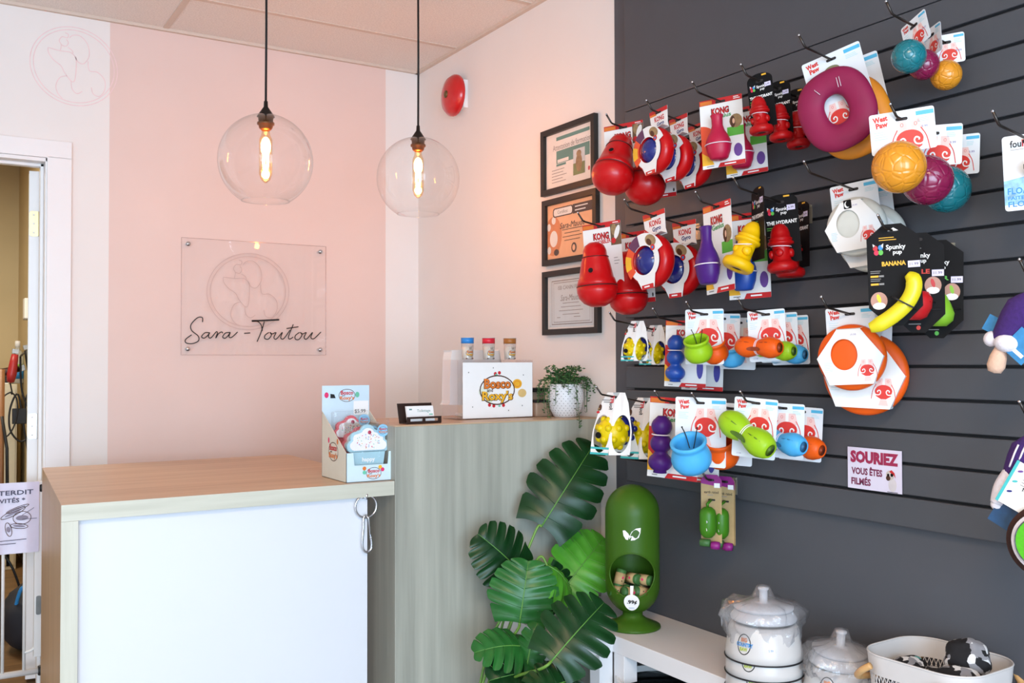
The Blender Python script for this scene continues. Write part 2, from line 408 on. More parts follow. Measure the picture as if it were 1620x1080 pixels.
# ---------------------------------------------------------------- pendants
black = mat('black_metal', '#191513', 0.4, 0.3); cordm = mat('black_cord', '#0e0c0b', 0.7)
bronze = mat('bronze_socket', '#6e4a2c', 0.35, 0.7)
glass = clear('thin_glass', '#ffffff', 0.01, 0.03, 0.7)
bulbg = clear('bulb_glass', '#fff0d8', 0.02, 0.03, 0.4)
fil = mat('glowing_filament', '#ffa246', 0.5, emit=112.0, var=0.0)
def pendant(px, ptop, pbot, Yp, label):
    top = at(px, ptop, Y=Yp); bot = at(px, pbot, Y=Yp); zc = top.z
    t = thing('pendant_lamp', label, 'lamp', (top.x, Yp, zc), 0, 'clear glass pendant lamps')
    H = zc-bot.z; r = 0.148; cz = -0.142
    b = MB(); prof = []
    a0, a1 = math.asin(0.026/r), PI-math.asin(0.074/r)
    for i in range(29):
        a = a0+(a1-a0)*i/28; prof.append((r*math.sin(a), cz+r*math.cos(a)))
    b.shell(prof, glass, 56)
    b.tube([(0.074*math.cos(2*PI*i/40), 0.074*math.sin(2*PI*i/40), prof[-1][1]) for i in range(40)], 0.0018, glass, 6, True)
    b.build('glass_globe', t)
    b = MB(); b.lathe([(0.0, 0.05), (0.006, 0.048), (0.007, 0.03), (0.026, 0.002), (0.028, -0.002), (0.0, -0.003)][::-1], black, 24); b.build('cap', t)
    b = MB(); b.lathe([(0, -0.045), (0.014, -0.045), (0.021, -0.038), (0.0225, -0.028), (0.027, -0.027), (0.027, -0.020), (0.0225, -0.019), (0.024, -0.003), (0, -0.003)], bronze, 24); b.build('socket', t)
    b = MB(); b.tube([(0, 0, 0.045), (0.001, 0, 0.3), (0, 0, CEIL-zc-0.02)], 0.0038, cordm, 8); b.build('cord', t)
    b = MB(); b.lathe([(0.05, CEIL-zc-0.022), (0.055, CEIL-zc-0.018), (0.055, CEIL-zc)], black, 24); b.build('canopy', t)
    bl = MB(); bl.lathe([(0.012, -0.045), (0.014, -0.06), (0.0205, -0.075), (0.0205, -0.185), (0.014, -0.203), (0.004, -0.212), (0, -0.213)], bulbg, 20); bo = bl.build('bulb', t)
    b = MB()
    b.ell((0, 0, -0.097), 0.0155, 0.0155, 0.031, fil, 16)
    b.ell((0, 0, -0.185), 0.0125, 0.0125, 0.014, fil, 14)
    for q in range(8):
        a = 2*PI*q/8; x, y = 0.009*math.cos(a), 0.009*math.sin(a)
        b.tube([(x*0.6, y*0.6, -0.07), (x, y, -0.125), (x*1.1, y*1.1, -0.15), (x*0.5, y*0.5, -0.19)], 0.0009, fil, 5)
    b.build('filament', bo)
pendant(420.5, 184, 330, -1.10, 'nearer clear glass globe pendant lamp, hanging in front of the pink wall')
pendant(661.5, 220, 351, -1.00, 'clear glass globe pendant lamp hanging in front of the room corner, right one')

# fire bell
red_en = mat('red_enamel', '#c4151a', 0.3, coat=0.4)
t = thing('fire_alarm_bell', 'round red fire alarm bell high on the white wall', 'alarm bell', (0, -0.43, 2.405), -90)
b = MB(); b.box(-0.055, -0.02, -0.06, 0.055, 0, 0.06, white_trim); b.build('back_box', t)
b = MB(); b.lathe([(0.088, -0.030), (0.090, -0.034), (0.089, -0.045), (0.076, -0.062), (0.045, -0.074), (0.02, -0.077), (0.0, -0.077)], red_en, 36, axis='y'); b.build('gong', t)
b = MB(); b.lathe([(0.06, -0.02), (0.088, -0.030)], chrome, 36, axis='y'); b.build('rim', t)
b = MB(); b.lathe([(0.016, -0.076), (0.016, -0.080), (0.008, -0.084), (0, -0.084)], mat('old_brass', '#6f5a3a', 0.4, 0.6), 20, axis='y'); b.build('screw', t)

# ---------------------------------------------------------------- diplomas
fblack = mat('black_frame', '#1d1a18', 0.45); paper = mat('paper', '#eceae4', 0.7, var=0.02)
ink = mat('black_ink', '#24211f', 0.6); greyink = mat('grey_ink', '#8a8784', 0.7)
pane = clear('frame_glass', '#ffffff', 0.02, 0.03, 0.45)
def frame(z0, z1, y0, y1, label, art):
    W = abs(y1-y0); Hh = z1-z0
    t = thing('framed_certificate', label, 'framed certificate', (0, (y0+y1)/2, (z0+z1)/2), -90, 'framed certificates on the white wall')
    b = MB(); w2, h2, q = W/2, Hh/2, 0.021
    b.ringprism([(-w2, -h2), (w2, -h2), (w2, h2), (-w2, h2)], [(-w2+q, -h2+q), (w2-q, -h2+q), (w2-q, h2-q), (-w2+q, h2-q)], -0.02, -0.001, fblack); b.build('frame', t, bevel=0.001)
    b = MB(); b.rect(-w2+q, -h2+q, w2-q, h2-q, -0.006, paper); art(b, w2-q, h2-q); b.build('certificate', t)
    b = MB(); b.rect(-w2+q, -h2+q, w2-q, h2-q, -0.012, pane); b.build('glass', t)
def lines(b, x0, x1, z, n, dz, m, h=0.0022, y=-0.0068, cen=False):
    for i in range(n):
        L = (x1-x0)*random.uniform(0.6, 1)
        xs = (x0+x1)/2-L/2 if cen else x0
        b.rect(xs, z-i*dz, xs+L, z-i*dz+h, y, m)
teal = mat('teal_print', '#5f8f86', 0.7); tan = mat('tan_dog_print', '#9c7f58', 0.7, var=0.2, scale=60)
skyp = mat('pale_sky_print', '#cfd6d8', 0.7); grassp = mat('grass_print', '#7d8a57', 0.7, var=0.2)
def art1(b, w, h):
    y = -0.0066
    b.rect(-w*0.55, h*0.72, w*0.85, h*0.85, y, teal); b.text('Attestation de formation', 0.1*w, h*0.48, 0.021, greyink, y, 0.0, w=w*1.6)
    b.rect(-w*0.55, -h*0.12, w*0.85, h*0.34, y, teal); b.rect(-w*0.55, -h*0.22, -0.02, -h*0.14, y, teal); b.rect(-w*0.5, -h*0.10, -w*0.02, h*0.02, y-0.0003, paper)
    b.rect(w*0.18, -h*0.72, w*0.66, h*0.2, y-0.0005, skyp); b.rect(w*0.18, -h*0.72, w*0.66, -h*0.3, y-0.0007, grassp)
    b.flat(ellipse(w*0.42, -h*0.3, w*0.13, h*0.33), y-0.001, tan); b.flat(ellipse(w*0.42, h*0.02, w*0.1, h*0.12), y-0.0013, tan)
    lines(b, -w*0.75, -w*0.0, -h*0.35, 5, h*0.11, greyink)
    b.flat(ellipse(w*0.82, -h*0.6, 0.006, 0.008), y, red_en)
peach = mat('peach_print', '#f0b98c', 0.7, var=0.03); orange_p = mat('orange_print', '#d98a58', 0.7); brown_p = mat('dark_brown_print', '#4a3830', 0.7)
def art2(b, w, h):
    y = -0.0066
    b.rect(-w, -h, w, h, y, peach)
    b.flat(ellipse(-w*0.75, -h*0.15, w*0.38, h*0.72), y-0.0003, orange_p)
    for dx, dz, rx, rz in ((-0.72, -0.25, .17, .3), (-0.93, 0.2, .08, .14), (-0.72, 0.42, .09, .14), (-0.92, -0.65, .08, .14)): b.flat(ellipse(w*dx, h*dz, w*rx, h*rz), y-0.0006, paper)
    b.flat(rrect(-w*0.75, h*0.52, w*0.12, h*0.86, 0.012), y-0.0009, brown_p); b.flat(rrect(-w*0.71, h*0.56, w*0.08, h*0.82, 0.01), y-0.0012, paper)
    b.rect(w*0.1, h*0.52, w, h*0.86, y-0.0009, brown_p); b.text('Certificat', -w*0.32, h*0.69, 0.012, greyink, y-0.0016, 0)
    lines(b, w*0.2, w*0.9, h*0.74, 2, h*0.13, paper, 0.004, y-0.0013)
    b.text('Sara-Maude', w*0.08, h*0.17, 0.022, brown_p, y-0.0013, 0, shear=0.25, w=w*1.05); lines(b, -w*0.45, w*0.6, h*0.0, 4, h*0.13, brown_p, 0.0022, y-0.0013, True)
    b.flat(ellipse(w*0.15, -h*0.68, 0.016, 0.018), y-0.0013, brown_p); b.flat(ellipse(w*0.15, -h*0.68, 0.009, 0.011), y-0.0016, peach); b.flat(ellipse(-w*0.6, -h*0.76, 0.016, 0.012), y-0.0013, brown_p)
bluep = mat('pale_blue_paper', '#cfd9dc', 0.7, var=0.02)
def art3(b, w, h):
    y = -0.0066
    b.rect(-w*0.93, -h*0.93, w*0.93, h*0.93, y, bluep)
    for q, th in ((0.82, 0.004), (0.74, 0.0025)):
        o = [(-w*q, -h*q), (w*q, -h*q), (w*q, h*q), (-w*q, h*q)]; b.strip(o, th, y-0.0003, greyink, True)
    b.text('ISB CANIN FELIN', -w*0.05, h*0.55, 0.014, greyink, y-0.0004, 0.0, w=w*1.0)
    b.text('Sara-Maude', -w*0.05, h*0.16, 0.022, greyink, y-0.0004, 0, shear=0.3, w=w*0.8); lines(b, -w*0.55, w*0.5, -h*0.05, 4, h*0.14, greyink, 0.002, y-0.0004, True); lines(b, -w*0.6, -w*0.4, -h*0.58, 1, .1, greyink); lines(b, w*0.1, w*0.4, -h*0.58, 1, .1, greyink)
frame(1.868, 2.112, -1.085, -1.424, 'top framed certificate with teal bands and a dog picture', art1)
frame(1.606, 1.850, -1.092, -1.432, 'middle framed certificate on peach paper with a paw print', art2)
frame(1.348, 1.584, -1.092, -1.440, 'lowest framed certificate on pale blue paper with a double border', art3)

# ---------------------------------------------------------------- acrylic sign and wall decal
acr = clear('acrylic_sheet', '#ffffff', 0.02, 0.02, 0.4)
edge = clear('acrylic_edge', '#efe4e2', 0.1, 0.1, 0.4)
def SG(cx, cy): return at(260+cx/4.5, 360+cy/4.5, Y=-0.03)
sc = Vector((-0.78, -0.03, 1.522))
t = thing('acrylic_wall_sign', 'clear acrylic shop sign with black script lettering on the pink wall', 'sign', (sc.x, 0, sc.z))
b = MB(); b.prism([(-0.312, -0.242), (0.312, -0.242), (0.312, 0.242), (-0.312, 0.242)], -0.029, -0.026, acr); b.ringprism([(-0.312, -0.242), (0.312, -0.242), (0.312, 0.242), (-0.312, 0.242)], [(-0.3105, -0.2405), (0.3105, -0.2405), (0.3105, 0.2405), (-0.3105, 0.2405)], -0.0292, -0.0258, edge); b.build('sheet', t)
for sx in (-1, 1):
    for sz in (-1, 1):
        b = MB(); b.lathe([(0.006, 0.0), (0.006, -0.0255)], chrome, 14, (sx*0.285, 0, sz*0.217), 'y'); b.lathe([(0.009, -0.029), (0.009, -0.034), (0, -0.035)], chrome, 16, (sx*0.285, 0, sz*0.217), 'y'); b.build('standoff', t)
b = MB(); blk = mat('black_lettering', '#120f0e', 0.5)
def stroke(pts, w_, n=6):
    P = [SG(*p)-sc for p in pts]; b.strip([(q.x, q.z) for q in spline(P, n)] if len(P) > 2 else [(q.x, q.z) for q in P], w_, -0.0300, blk)
Wd = 0.0042
for st in ([(272, 672), (270, 640), (235, 642), (190, 690), (195, 732), (240, 770), (243, 805), (200, 825), (155, 820), (152, 795), (195, 762)],
           [(322, 748), (290, 748), (265, 775), (285, 786), (315, 760), (322, 746), (314, 775), (330, 785), (360, 752)],
           [(360, 752), (372, 740), (378, 750), (366, 786), (385, 755), (408, 742), (416, 752)],
           [(468, 746), (435, 750), (415, 778), (435, 786), (462, 758), (469, 745), (460, 776), (480, 780), (522, 742)],
           [(568, 752), (612, 749)],
           [(625, 665), (665, 668), (690, 695), (697, 735)], [(712, 668), (690, 740), (660, 812)],
           [(745, 745), (718, 765), (715, 788), (740, 793), (762, 765), (752, 745), (768, 756), (792, 745)],
           [(797, 745), (780, 782), (798, 792), (840, 745), (828, 782), (850, 790), (895, 728)],
           [(918, 688), (885, 772), (892, 793), (918, 778)], [(870, 718), (955, 705)],
           [(962, 745), (933, 768), (933, 793), (958, 795), (980, 763), (968, 745), (985, 756), (1008, 745)],
           [(1012, 745), (995, 782), (1014, 792), (1055, 745), (1043, 780), (1065, 790), (1115, 742)]): stroke(st, Wd)
stroke([(622, 664), (720, 660), (818, 655)], 0.0075)
b.build('lettering', t)
DOG = [[(420, 350), (422, 385), (455, 430), (505, 465), (530, 510), (575, 562), (598, 545), (606, 440), (600, 392), (565, 362), (500, 362), (425, 352)],
       [(600, 385), (615, 418), (655, 428), (692, 370), (682, 290), (635, 240), (585, 240), (560, 262)],
       [(500, 358), (505, 318), (492, 292), (512, 262), (545, 265), (552, 240), (530, 232)],
       [(505, 318), (535, 325), (552, 300), (540, 275)], [(548, 330), (575, 345), (585, 365)],
       [(685, 405), (695, 470), (750, 474), (798, 520), (800, 590), (765, 640), (722, 630), (708, 585)],
       [(545, 528), (500, 545), (473, 600), (482, 650), (515, 690)], [(572, 562), (580, 615), (612, 642), (648, 622)]]
def doglogo(b, fx, y, m, wl, ring, mid=None):
    for q in ring: b.strip([fx(595+q*math.cos(2*PI*i/64), 455+q*0.93*math.sin(2*PI*i/64)) for i in range(64)], wl, y, m, True)
    for st in DOG: b.strip([(p.x, p.y) for p in spline([Vector(fx(*q)) for q in st], 5)], wl, y, m)
b = MB(); etch = mat('etched_line', '#cbaba2', 0.6)
def fx(cx, cy):
    q = SG(cx, cy)-sc; return (q.x, q.z)
doglogo(b, fx, -0.0298, etch, 0.0022, (292, 268)); b.build('dog_drawing', t)
p0 = at(118, 105, Y=0)
t = thing('wall_decal', 'faint pink line drawing of a dog in a circle, high above the door', 'wall decal', (p0.x, 0, p0.z))
b = MB(); k = 0.166/292
doglogo(b, lambda x, z: ((x-595)*k*0.95, -(z-455)*k), -0.0006, mat('pale_pink_line', '#f0d2d0', 0.7), 0.0030, (292, 270)); b.build('dog_drawing', t)
# ---------------------------------------------------------------- cookie display box
card_b = mat('pale_blue_card', '#cfe4ef', 0.5, var=0.02); card_c = mat('cream_card', '#d8d5c6', 0.55, var=0.02)
redp = mat('red_print', '#c8202c', 0.5); pinkp = mat('pink_print', '#e0306a', 0.5); mintp = mat('mint_print', '#6cc5a4', 0.5)
orgp = mat('orange_ink', '#e07a2c', 0.5); yelp = mat('yellow_ink', '#f1b42c', 0.5); whitep = mat('white_ink', '#f6f4f1', 0.5, var=0.01)
brnp = mat('brown_ink', '#4d2a17', 0.5); bluep2 = mat('blue_ink', '#2f86c8', 0.5)
film = clear('clear_film', '#ffffff', 0.08, 0.05, 0.5, bump=0.6, bscale=45)
def bosco(b, x, z, w, y, m1=None, m2=None):
    """the two-line oval emblem"""
    b.strip(ellipse(x, z, w*0.5, w*0.36, 28), w*0.03, y, brnp, True)
    if m1 is None:
        b.text('Bosco', x+w*0.006, z+w*0.16-w*0.006, w*0.26, brnp, y-0.0003, 0.07, w=w*0.80); b.text('Bosco', x, z+w*0.16, w*0.25, orgp, y-0.0006, 0.03, w=w*0.76)
        b.text("Roxy's", x+w*0.006, z-w*0.17-w*0.006, w*0.31, brnp, y-0.0003, 0.07, w=w*0.92); b.text("Roxy's", x, z-w*0.17, w*0.30, yelp, y-0.0006, 0.03, w=w*0.88)
    else:
        b.text('Bosco', x, z+w*0.16, w*0.24, m1, y-0.0006, 0.03, w=w*0.78); b.text("Roxy's", x, z-w*0.17, w*0.28, m2, y-0.0006, 0.03, w=w*0.88)
    b.text('and', x-w*0.22, z, w*0.09, brnp, y-0.0008, 0.02)
pA, pB = at(546, 764, Z=LZ), at(625, 757.6, Z=LZ)
bx = thing('cookie_display_box', 'open pale blue counter display box holding bagged iced cookies', 'display box', ((pA.x+0.003), -1.398, LZ), 0)
W = 0.160; D = 0.205; Hb = 0.285; Hf = 0.058
b = MB(); th = 0.0015
b.box(0, 0, 0, W, D, 0.0015, card_c)
b.prism([(0, 0), (W, 0), (W, 0.088), (W-0.022, 0.088), (W-0.026, 0.05), (0.026, 0.05), (0.022, 0.088), (0, 0.088)], 0, th, card_b)
for x0 in (0.0, W-th):
    v = [(x0, 0, 0), (x0, D, 0), (x0, D, 0.205), (x0, 0, 0.088)]; v += [(x+th, y, z) for x, y, z in v]
    b.add(v, [(3, 2, 1, 0), (4, 5, 6, 7), (0, 1, 5, 4), (1, 2, 6, 5), (2, 3, 7, 6), (3, 0, 4, 7)], card_c)
b.box(0, D-th, 0, W, D, Hb, card_b)
b.rect(W*0.66, Hb-0.095, W*0.98, Hb-0.05, D-th-0.0006, whitep)
bosco(b, W*0.52, Hb-0.032, 0.055, D-th-0.0005, redp, orgp); b.text('$5.99', W*0.8, Hb-0.084, 0.014, blk, D-th-0.001, 0.0)
for x, z, m in ((0.09, Hb-0.03, pinkp), (0.74, Hb-0.03, mintp)): b.flat(ellipse(W*x, z, 0.007, 0.009), D-th-0.0007, m)
b.flat([(W*0.17, Hb-0.04), (W*0.28, Hb-0.04), (W*0.25, Hb-0.028), (W*0.17, Hb-0.026)], D-th-0.0007, blk)
bosco(b, W*0.55, 0.024, 0.048, -0.0006, redp, orgp)
for x, z, m in ((0.36, 0.04, orgp), (0.36, 0.028, mintp), (0.68, 0.042, yelp), (0.73, 0.034, pinkp)): b.flat(ellipse(W*x, z, 0.006, 0.006), -0.0008, m)
n0 = len(b.v); bosco(b, 0.10, 0.085, 0.078, -0.0006, redp, orgp)
for x, z, m in ((0.062, 0.118, pinkp), (0.135, 0.118, orgp)): b.flat(ellipse(x, z, 0.006, 0.009), -0.0008, m)
b.wrap(lambda v: Vector((v.y, D-v.x, v.z)), n0)          # emblem on the left side panel
b.build('card_box', bx)
icing = mat('white_icing', '#f2eff0', 0.5, var=0.02); blue_ck = mat('blue_cookie', '#a9cfdb', 0.5, var=0.04); pink_ck = mat('pink_cookie', '#d8646c', 0.5, var=0.05)
def cookie(x, y, z, m, tilt, label, s=1.0, hid=False):
    t = thing('iced_cookie', label, 'cookie', bx.location+Vector((x, y, z)), 0, 'bagged iced cookies', rx=tilt)
    b = MB(); cup = [(-0.042, 0.0), (0.042, 0.0), (0.05, 0.042), (-0.05, 0.042)]
    b.prism([(p*s, q*s) for p, q in cup], -0.006, 0.006, m)
    cloud = []
    for cx, cz, r, a0, a1 in ((0.046, 0.055, .016, -90, 60), (0.034, 0.078, .017, -20, 90), (0.0, 0.092, .022, 20, 160), (-0.034, 0.078, .017, 90, 200), (-0.046, 0.055, .016, 120, 270)): cloud += ellipse(cx, cz, r, r, 6, a0, a1)
    b.prism([(p*s, q*s) for p, q in cloud], -0.006, 0.006, m); b.build('biscuit', t)
    b2 = MB(); b2.prism([(p*s*0.86, (q-0.065)*s*0.8+0.065*s) for p, q in cloud], -0.009, -0.006, icing)
    rnd = random.Random(int(x*1e4)+3)
    for i in range(46):
        a, q = rnd.uniform(0, 2*PI), rnd.uniform(0, 1)**0.5
        b2.flat(ellipse(q*0.036*math.cos(a)*s, (0.068+q*0.02*math.sin(a))*s, 0.0021, 0.0012, 6, rot=rnd.uniform(0, 180)), -0.0094, rnd.choice([pinkp, bluep2, yelp, mintp, redp]))
    b2.ell((0.004*s, -0.009, 0.092*s), 0.006, 0.003, 0.006, mat('cherry', '#b03050', 0.3), 12)
    b2.text('happy', 0.0, 0.018*s, 0.017, whitep, -0.0066, 0.03); b2.build('icing', t)
    b3 = MB(); b3.prism(rrect(-0.062*s, -0.004, 0.062*s, 0.128*s, 0.004), -0.0125, 0.0095, film); b3.build('clear_bag', t)
    b4 = MB(); b4.flat(ellipse(0.042*s, 0.096*s, 0.019, 0.019, 24), -0.0130, mat('sticker_blue', '#8fc4e4', 0.4)); bosco(b4, 0.042*s, 0.096*s, 0.03, -0.0133, redp, orgp); b4.build('round_sticker', t)
cookie(0.082, 0.030, 0.042, blue_ck, -4, 'pale blue cupcake shaped iced cookie at the front of the display box', 1.12)
cookie(0.080, 0.088, 0.046, pink_ck, -4, 'pink iced cookie half hidden in the middle of the display box')
cookie(0.080, 0.155, 0.080, pink_ck, -6, 'pink cupcake shaped iced cookie standing against the back of the display box', 0.98)

# ---------------------------------------------------------------- card holder, display stand, cups
brown_m = mat('brown_metal', '#33231d', 0.4, 0.2)
pc = at(668, 669.5, Z=TZ)
t = thing('business_card_holder', 'dark brown card holder with white business cards on the tall counter', 'card holder', (pc.x, pc.y, TZ), 4)
b = MB(); b.box(-0.062, -0.012, 0, 0.062, 0.035, 0.003, brown_m)
b.ringprism([(-0.062, 0.002), (0.062, 0.002), (0.062, 0.022), (-0.062, 0.022)], [(-0.05, 0.008), (0.05, 0.008), (0.05, 0.016), (-0.05, 0.016)], -0.014, -0.011, brown_m); b.box(-0.006, -0.0135, 0.003, 0.004, -0.0115, 0.02, brown_m)
n0 = len(b.v); b.box(-0.064, 0.03, 0.0, 0.06, 0.033, 0.062, brown_m); b.wrap(lambda v: Vector((v.x, v.y+v.z*0.25, v.z)), n0)
b.build('holder', t)
b = MB()
for i in range(5):
    n0 = len(b.v); b.box(-0.048, 0.002+i*0.002, 0.003, 0.048, 0.003+i*0.002, 0.054, whitep); b.wrap(lambda v: Vector((v.x, v.y+v.z*0.25, v.z)), n0)
n0 = len(b.v); b.text('Toilettage', 0.012, 0.038, 0.011, teal, 0.0013, 0, shear=0.2); b.rect(-0.04, 0.042, -0.03, 0.046, 0.0013, teal); b.rect(0.03, 0.026, 0.043, 0.029, 0.0013, mintp); b.wrap(lambda v: Vector((v.x, v.y+v.z*0.25, v.z)), n0)
b.build('cards', t)
pl, pr_ = at(731, 640, Y=-1.30), at(845, 640, Y=-1.30)
ac = clear('clear_acrylic', '#fdfbfb', 0.02, 0.03, 0.45)
cx = (pl.x+pr_.x)/2
t = thing('acrylic_display_stand', 'clear acrylic counter stand with a white printed sheet in front', 'display stand', (cx, -1.295, TZ))
b = MB()
b.box(-0.155, 0.0, 0.001, 0.140, 0.003, 0.197, ac); b.box(-0.155, 0.0, 0.197, 0.140, 0.11, 0.200, ac)
b.box(-0.155, 0.003, 0.001, -0.152, 0.11, 0.197, ac); b.box(0.137, 0.003, 0.001, 0.140, 0.11, 0.197, ac); b.box(-0.155, 0.0, 0.0, 0.140, 0.11, 0.003, ac)
b.build('acrylic_box', t)
b = MB(); w, h = 0.137, 0.097; zc = 0.097
n0 = len(b.v); b.box(-w, -0.0015, zc-h+0.004, w, -0.0005, zc+h-0.004, whitep)
bosco(b, -0.004, zc+0.0, 0.135, -0.002)
for x, z, r, m in ((0.075, 0.02, 0.019, yelp), (0.095, -0.012, 0.017, mat('tan_cookie_print', '#dcb976', 0.6)), (-0.055, -0.005, 0.022, mat('pale_green_print', '#e3ead9', 0.6)), (-0.035, -0.03, 0.014, mat('pale_green_print2', '#d3dfc0', 0.6))):
    b.flat(ellipse(x, zc+z, r, r*0.85), -0.0018, m)
b.strip(ellipse(0.075, zc+0.02, 0.012, 0.01), 0.002, -0.0021, orgp, True)
for x, z in ((-0.012, 0.055), (0.004, 0.058), (-0.035, -0.05), (-0.018, -0.053), (0.02, -0.052)): b.flat(ellipse(x, zc+z, 0.006, 0.006), -0.0019, redp)
for x, z in ((0.004, -0.054), (-0.008, 0.052)): b.flat(ellipse(x, zc+z, 0.005, 0.003), -0.002, mintp)
for x, z in ((-0.115, 0.06), (0.1, 0.05), (-0.1, -0.055), (0.095, -0.055), (-0.02, 0.075), (0.04, -0.07)): b.flat(ellipse(x, zc+z, 0.0018, 0.002, 8), -0.0019, blk)
b.build('printed_sheet', t)
tubew = clear('cup_plastic', '#f7f3ee', 0.1, 0.06, 0.4, body=0.25)
for x, m, lab, off in ((739.5, mat('blue_lid', '#2a82cc', 0.4), 'small treat cup with a blue lid on the acrylic stand', 0), (773, mat('red_lid', '#d82436', 0.4), 'small treat cup with a red lid on the acrylic stand', 1), (806.5, mat('copper_lid', '#a8662a', 0.4), 'small treat cup with a copper brown lid on the acrylic stand', 2)):
    p = at(x, 572, Y=-1.255)
    t = thing('treat_cup', lab, 'cup', (p.x, -1.255, TZ+0.2), 0, 'small treat cups in a row')
    b = MB(); b.lathe([(0.018, 0), (0.0185, 0.002), (0.0215, 0.055), (0.0, 0.055)], tubew, 24); b.lathe([(0.0, 0.003), (0.017, 0.003), (0.019, 0.045), (0, 0.047)], mat('cup_filling', '#e9dcc9', 0.7, var=0.1, scale=90), 20); b.build('cup', t)
    b = MB(); b.lathe([(0.0218, 0.055), (0.0218, 0.073), (0.0, 0.073)], m, 24); b.lathe([(0.0235, 0.0731), (0.0235, 0.0745), (0, 0.0745)], mat('lid_foil', '#cfd0cf', 0.4, 0.3), 24); b.build('lid', t)
    b = MB(); n0 = len(b.v); bosco(b, 0, 0.022, 0.03, -0.0218)
    for q in (-0.003, 0.0, 0.003): b.flat([(q-0.001, 0.036), (q+0.001, 0.036), (q*2, 0.046)], -0.0216, brnp)
    b.rect(-0.016, 0.002, 0.016, 0.0055, -0.0214, brnp)
    b.wrap(lambda v: Vector((0.0212*math.sin(v.x/0.0212), -0.0212*math.cos(v.x/0.0212)*(1+(-v.y-0.0212)*12), v.z)), n0); b.build('printed_label', t)
# point-of-sale screen seen from behind
wplast = mat('white_plastic', '#eeedeb', 0.35, var=0.01)
p = at(752, 655, Y=-1.14)
t = thing('payment_screen', 'rounded white back of a payment screen behind the acrylic stand', 'screen', (p.x, -1.125, TZ))
b = MB(); o_ = spline([(-0.112, 0.045, 0), (-0.118, 0.06, 0), (-0.10, 0.18, 0), (-0.088, 0.225, 0), (-0.075, 0.234, 0), (0.09, 0.232, 0), (0.10, 0.22, 0), (0.105, 0.06, 0), (0.10, 0.045, 0)], 5, True)
n0 = len(b.v); b.prism([(q.x, q.y) for q in o_], -0.03, 0.03, wplast); b.wrap(lambda v: Vector((v.x, v.y+(v.z-0.13)*0.25, v.z)), n0); b.build('screen_back', t, bevel=0.012)
b = MB(); b.bbox(-0.05, -0.035, 0.0, 0.05, 0.045, 0.012, wplast); b.bbox(-0.03, -0.02, 0.01, 0.03, 0.01, 0.07, wplast); b.build('foot', t)
p = at(848, 655, Y=-1.22)
t = thing('card_terminal', 'dark card payment terminal half hidden between the printed sheet and the potted plant', 'terminal', (p.x+0.005, -1.22, TZ))
b = MB(); n0 = len(b.v); b.bbox(-0.045, -0.06, 0.0, 0.04, 0.04, 0.05, mat('tan_plastic', '#a58a74', 0.5), 0.006); b.build('body', t)
b = MB(); b.bbox(-0.047, -0.062, 0.05, 0.042, 0.042, 0.058, mat('black_plastic', '#151516', 0.4), 0.003); n0 = len(b.v); b.bbox(-0.047, -0.03, 0.085, 0.042, 0.04, 0.1, mat('black_plastic', '#151516', 0.4), 0.004); b.box(-0.04, 0.0, 0.055, 0.035, 0.03, 0.09, mat('tan_plastic', '#a58a74', 0.5)); b.build('keypad', t)

# ---------------------------------------------------------------- trailing plant in a dotted pot
pp = at(895, 661, Y=-1.335)
t = thing('trailing_plant', 'trailing green plant in a white pot with black dots on the tall counter', 'potted plant', (pp.x, -1.335, TZ))
potw = mat('white_ceramic', '#e9eaec', 0.35, var=0.02)
b = MB(); PR = [(0.0, 0.0), (0.038, 0.0), (0.043, 0.004), (0.056, 0.03), (0.062, 0.06), (0.062, 0.085), (0.0585, 0.11), (0.058, 0.115), (0.054, 0.115), (0.054, 0.10), (0, 0.10)]
b.lathe(PR[:9], potw, 40); b.lathe([(0.054, 0.115), (0.054, 0.098)], potw, 32)
def prad(z):
    for (r0, z0), (r1, z1) in zip(PR[1:7], PR[2:8]):
        if z0 <= z <= z1: return r0+(r1-r0)*(z-z0)/(z1-z0)
    return 0.058
for j in range(13):
    z = 0.008+j*0.0082
    for i in range(26):
        a = 2*PI*(i+0.5*(j % 2))/26; r = prad(z)+0.0004; c, s_ = math.cos(a), math.sin(a)
        b.add([((r)*c-s_*0.0013*math.cos(q), r*s_+c*0.0013*math.cos(q), z+0.0013*math.sin(q)) for q in [2*PI*k/6 for k in range(6)]], [(0, 1, 2, 3, 4, 5)], blk)
b.build('pot', t)
b = MB(); b.lathe([(0.0535, 0.098), (0, 0.104)], mat('dark_soil', '#2c2018', 0.9, var=0.3), 24); b.build('soil', t)
gl1 = mat('small_leaf_green', '#3f6b35', 0.5, var=0.35, scale=60); gl2 = mat('small_leaf_dark', '#2c4a28', 0.55, var=0.3, scale=60)
b = MB(); rnd = random.Random(11)
def sprig(b, pts, n, sz):
    P = spline(pts, 8); b.tube(P, 0.0009, gl1, 4)
    for i in range(n):
        q = P[min(len(P)-1, int((i+0.5)/n*len(P)))]; a = rnd.uniform(0, 2*PI); d = Vector((math.cos(a), math.sin(a), rnd.uniform(-0.3, 0.8))).normalized(); u = d.cross(Vector((rnd.uniform(-1, 1), rnd.uniform(-1, 1), 1))).normalized()
        L, w_ = sz*rnd.uniform(0.8, 1.3), sz*0.33
        b.add([q, q+d*L*0.45+u*w_, q+d*L, q+d*L*0.45-u*w_, q+d*L*0.45+d.cross(u)*w_*0.4], [(0, 1, 4), (1, 2, 4), (2, 3, 4), (3, 0, 4)], rnd.choice([gl1, gl1, gl2]))
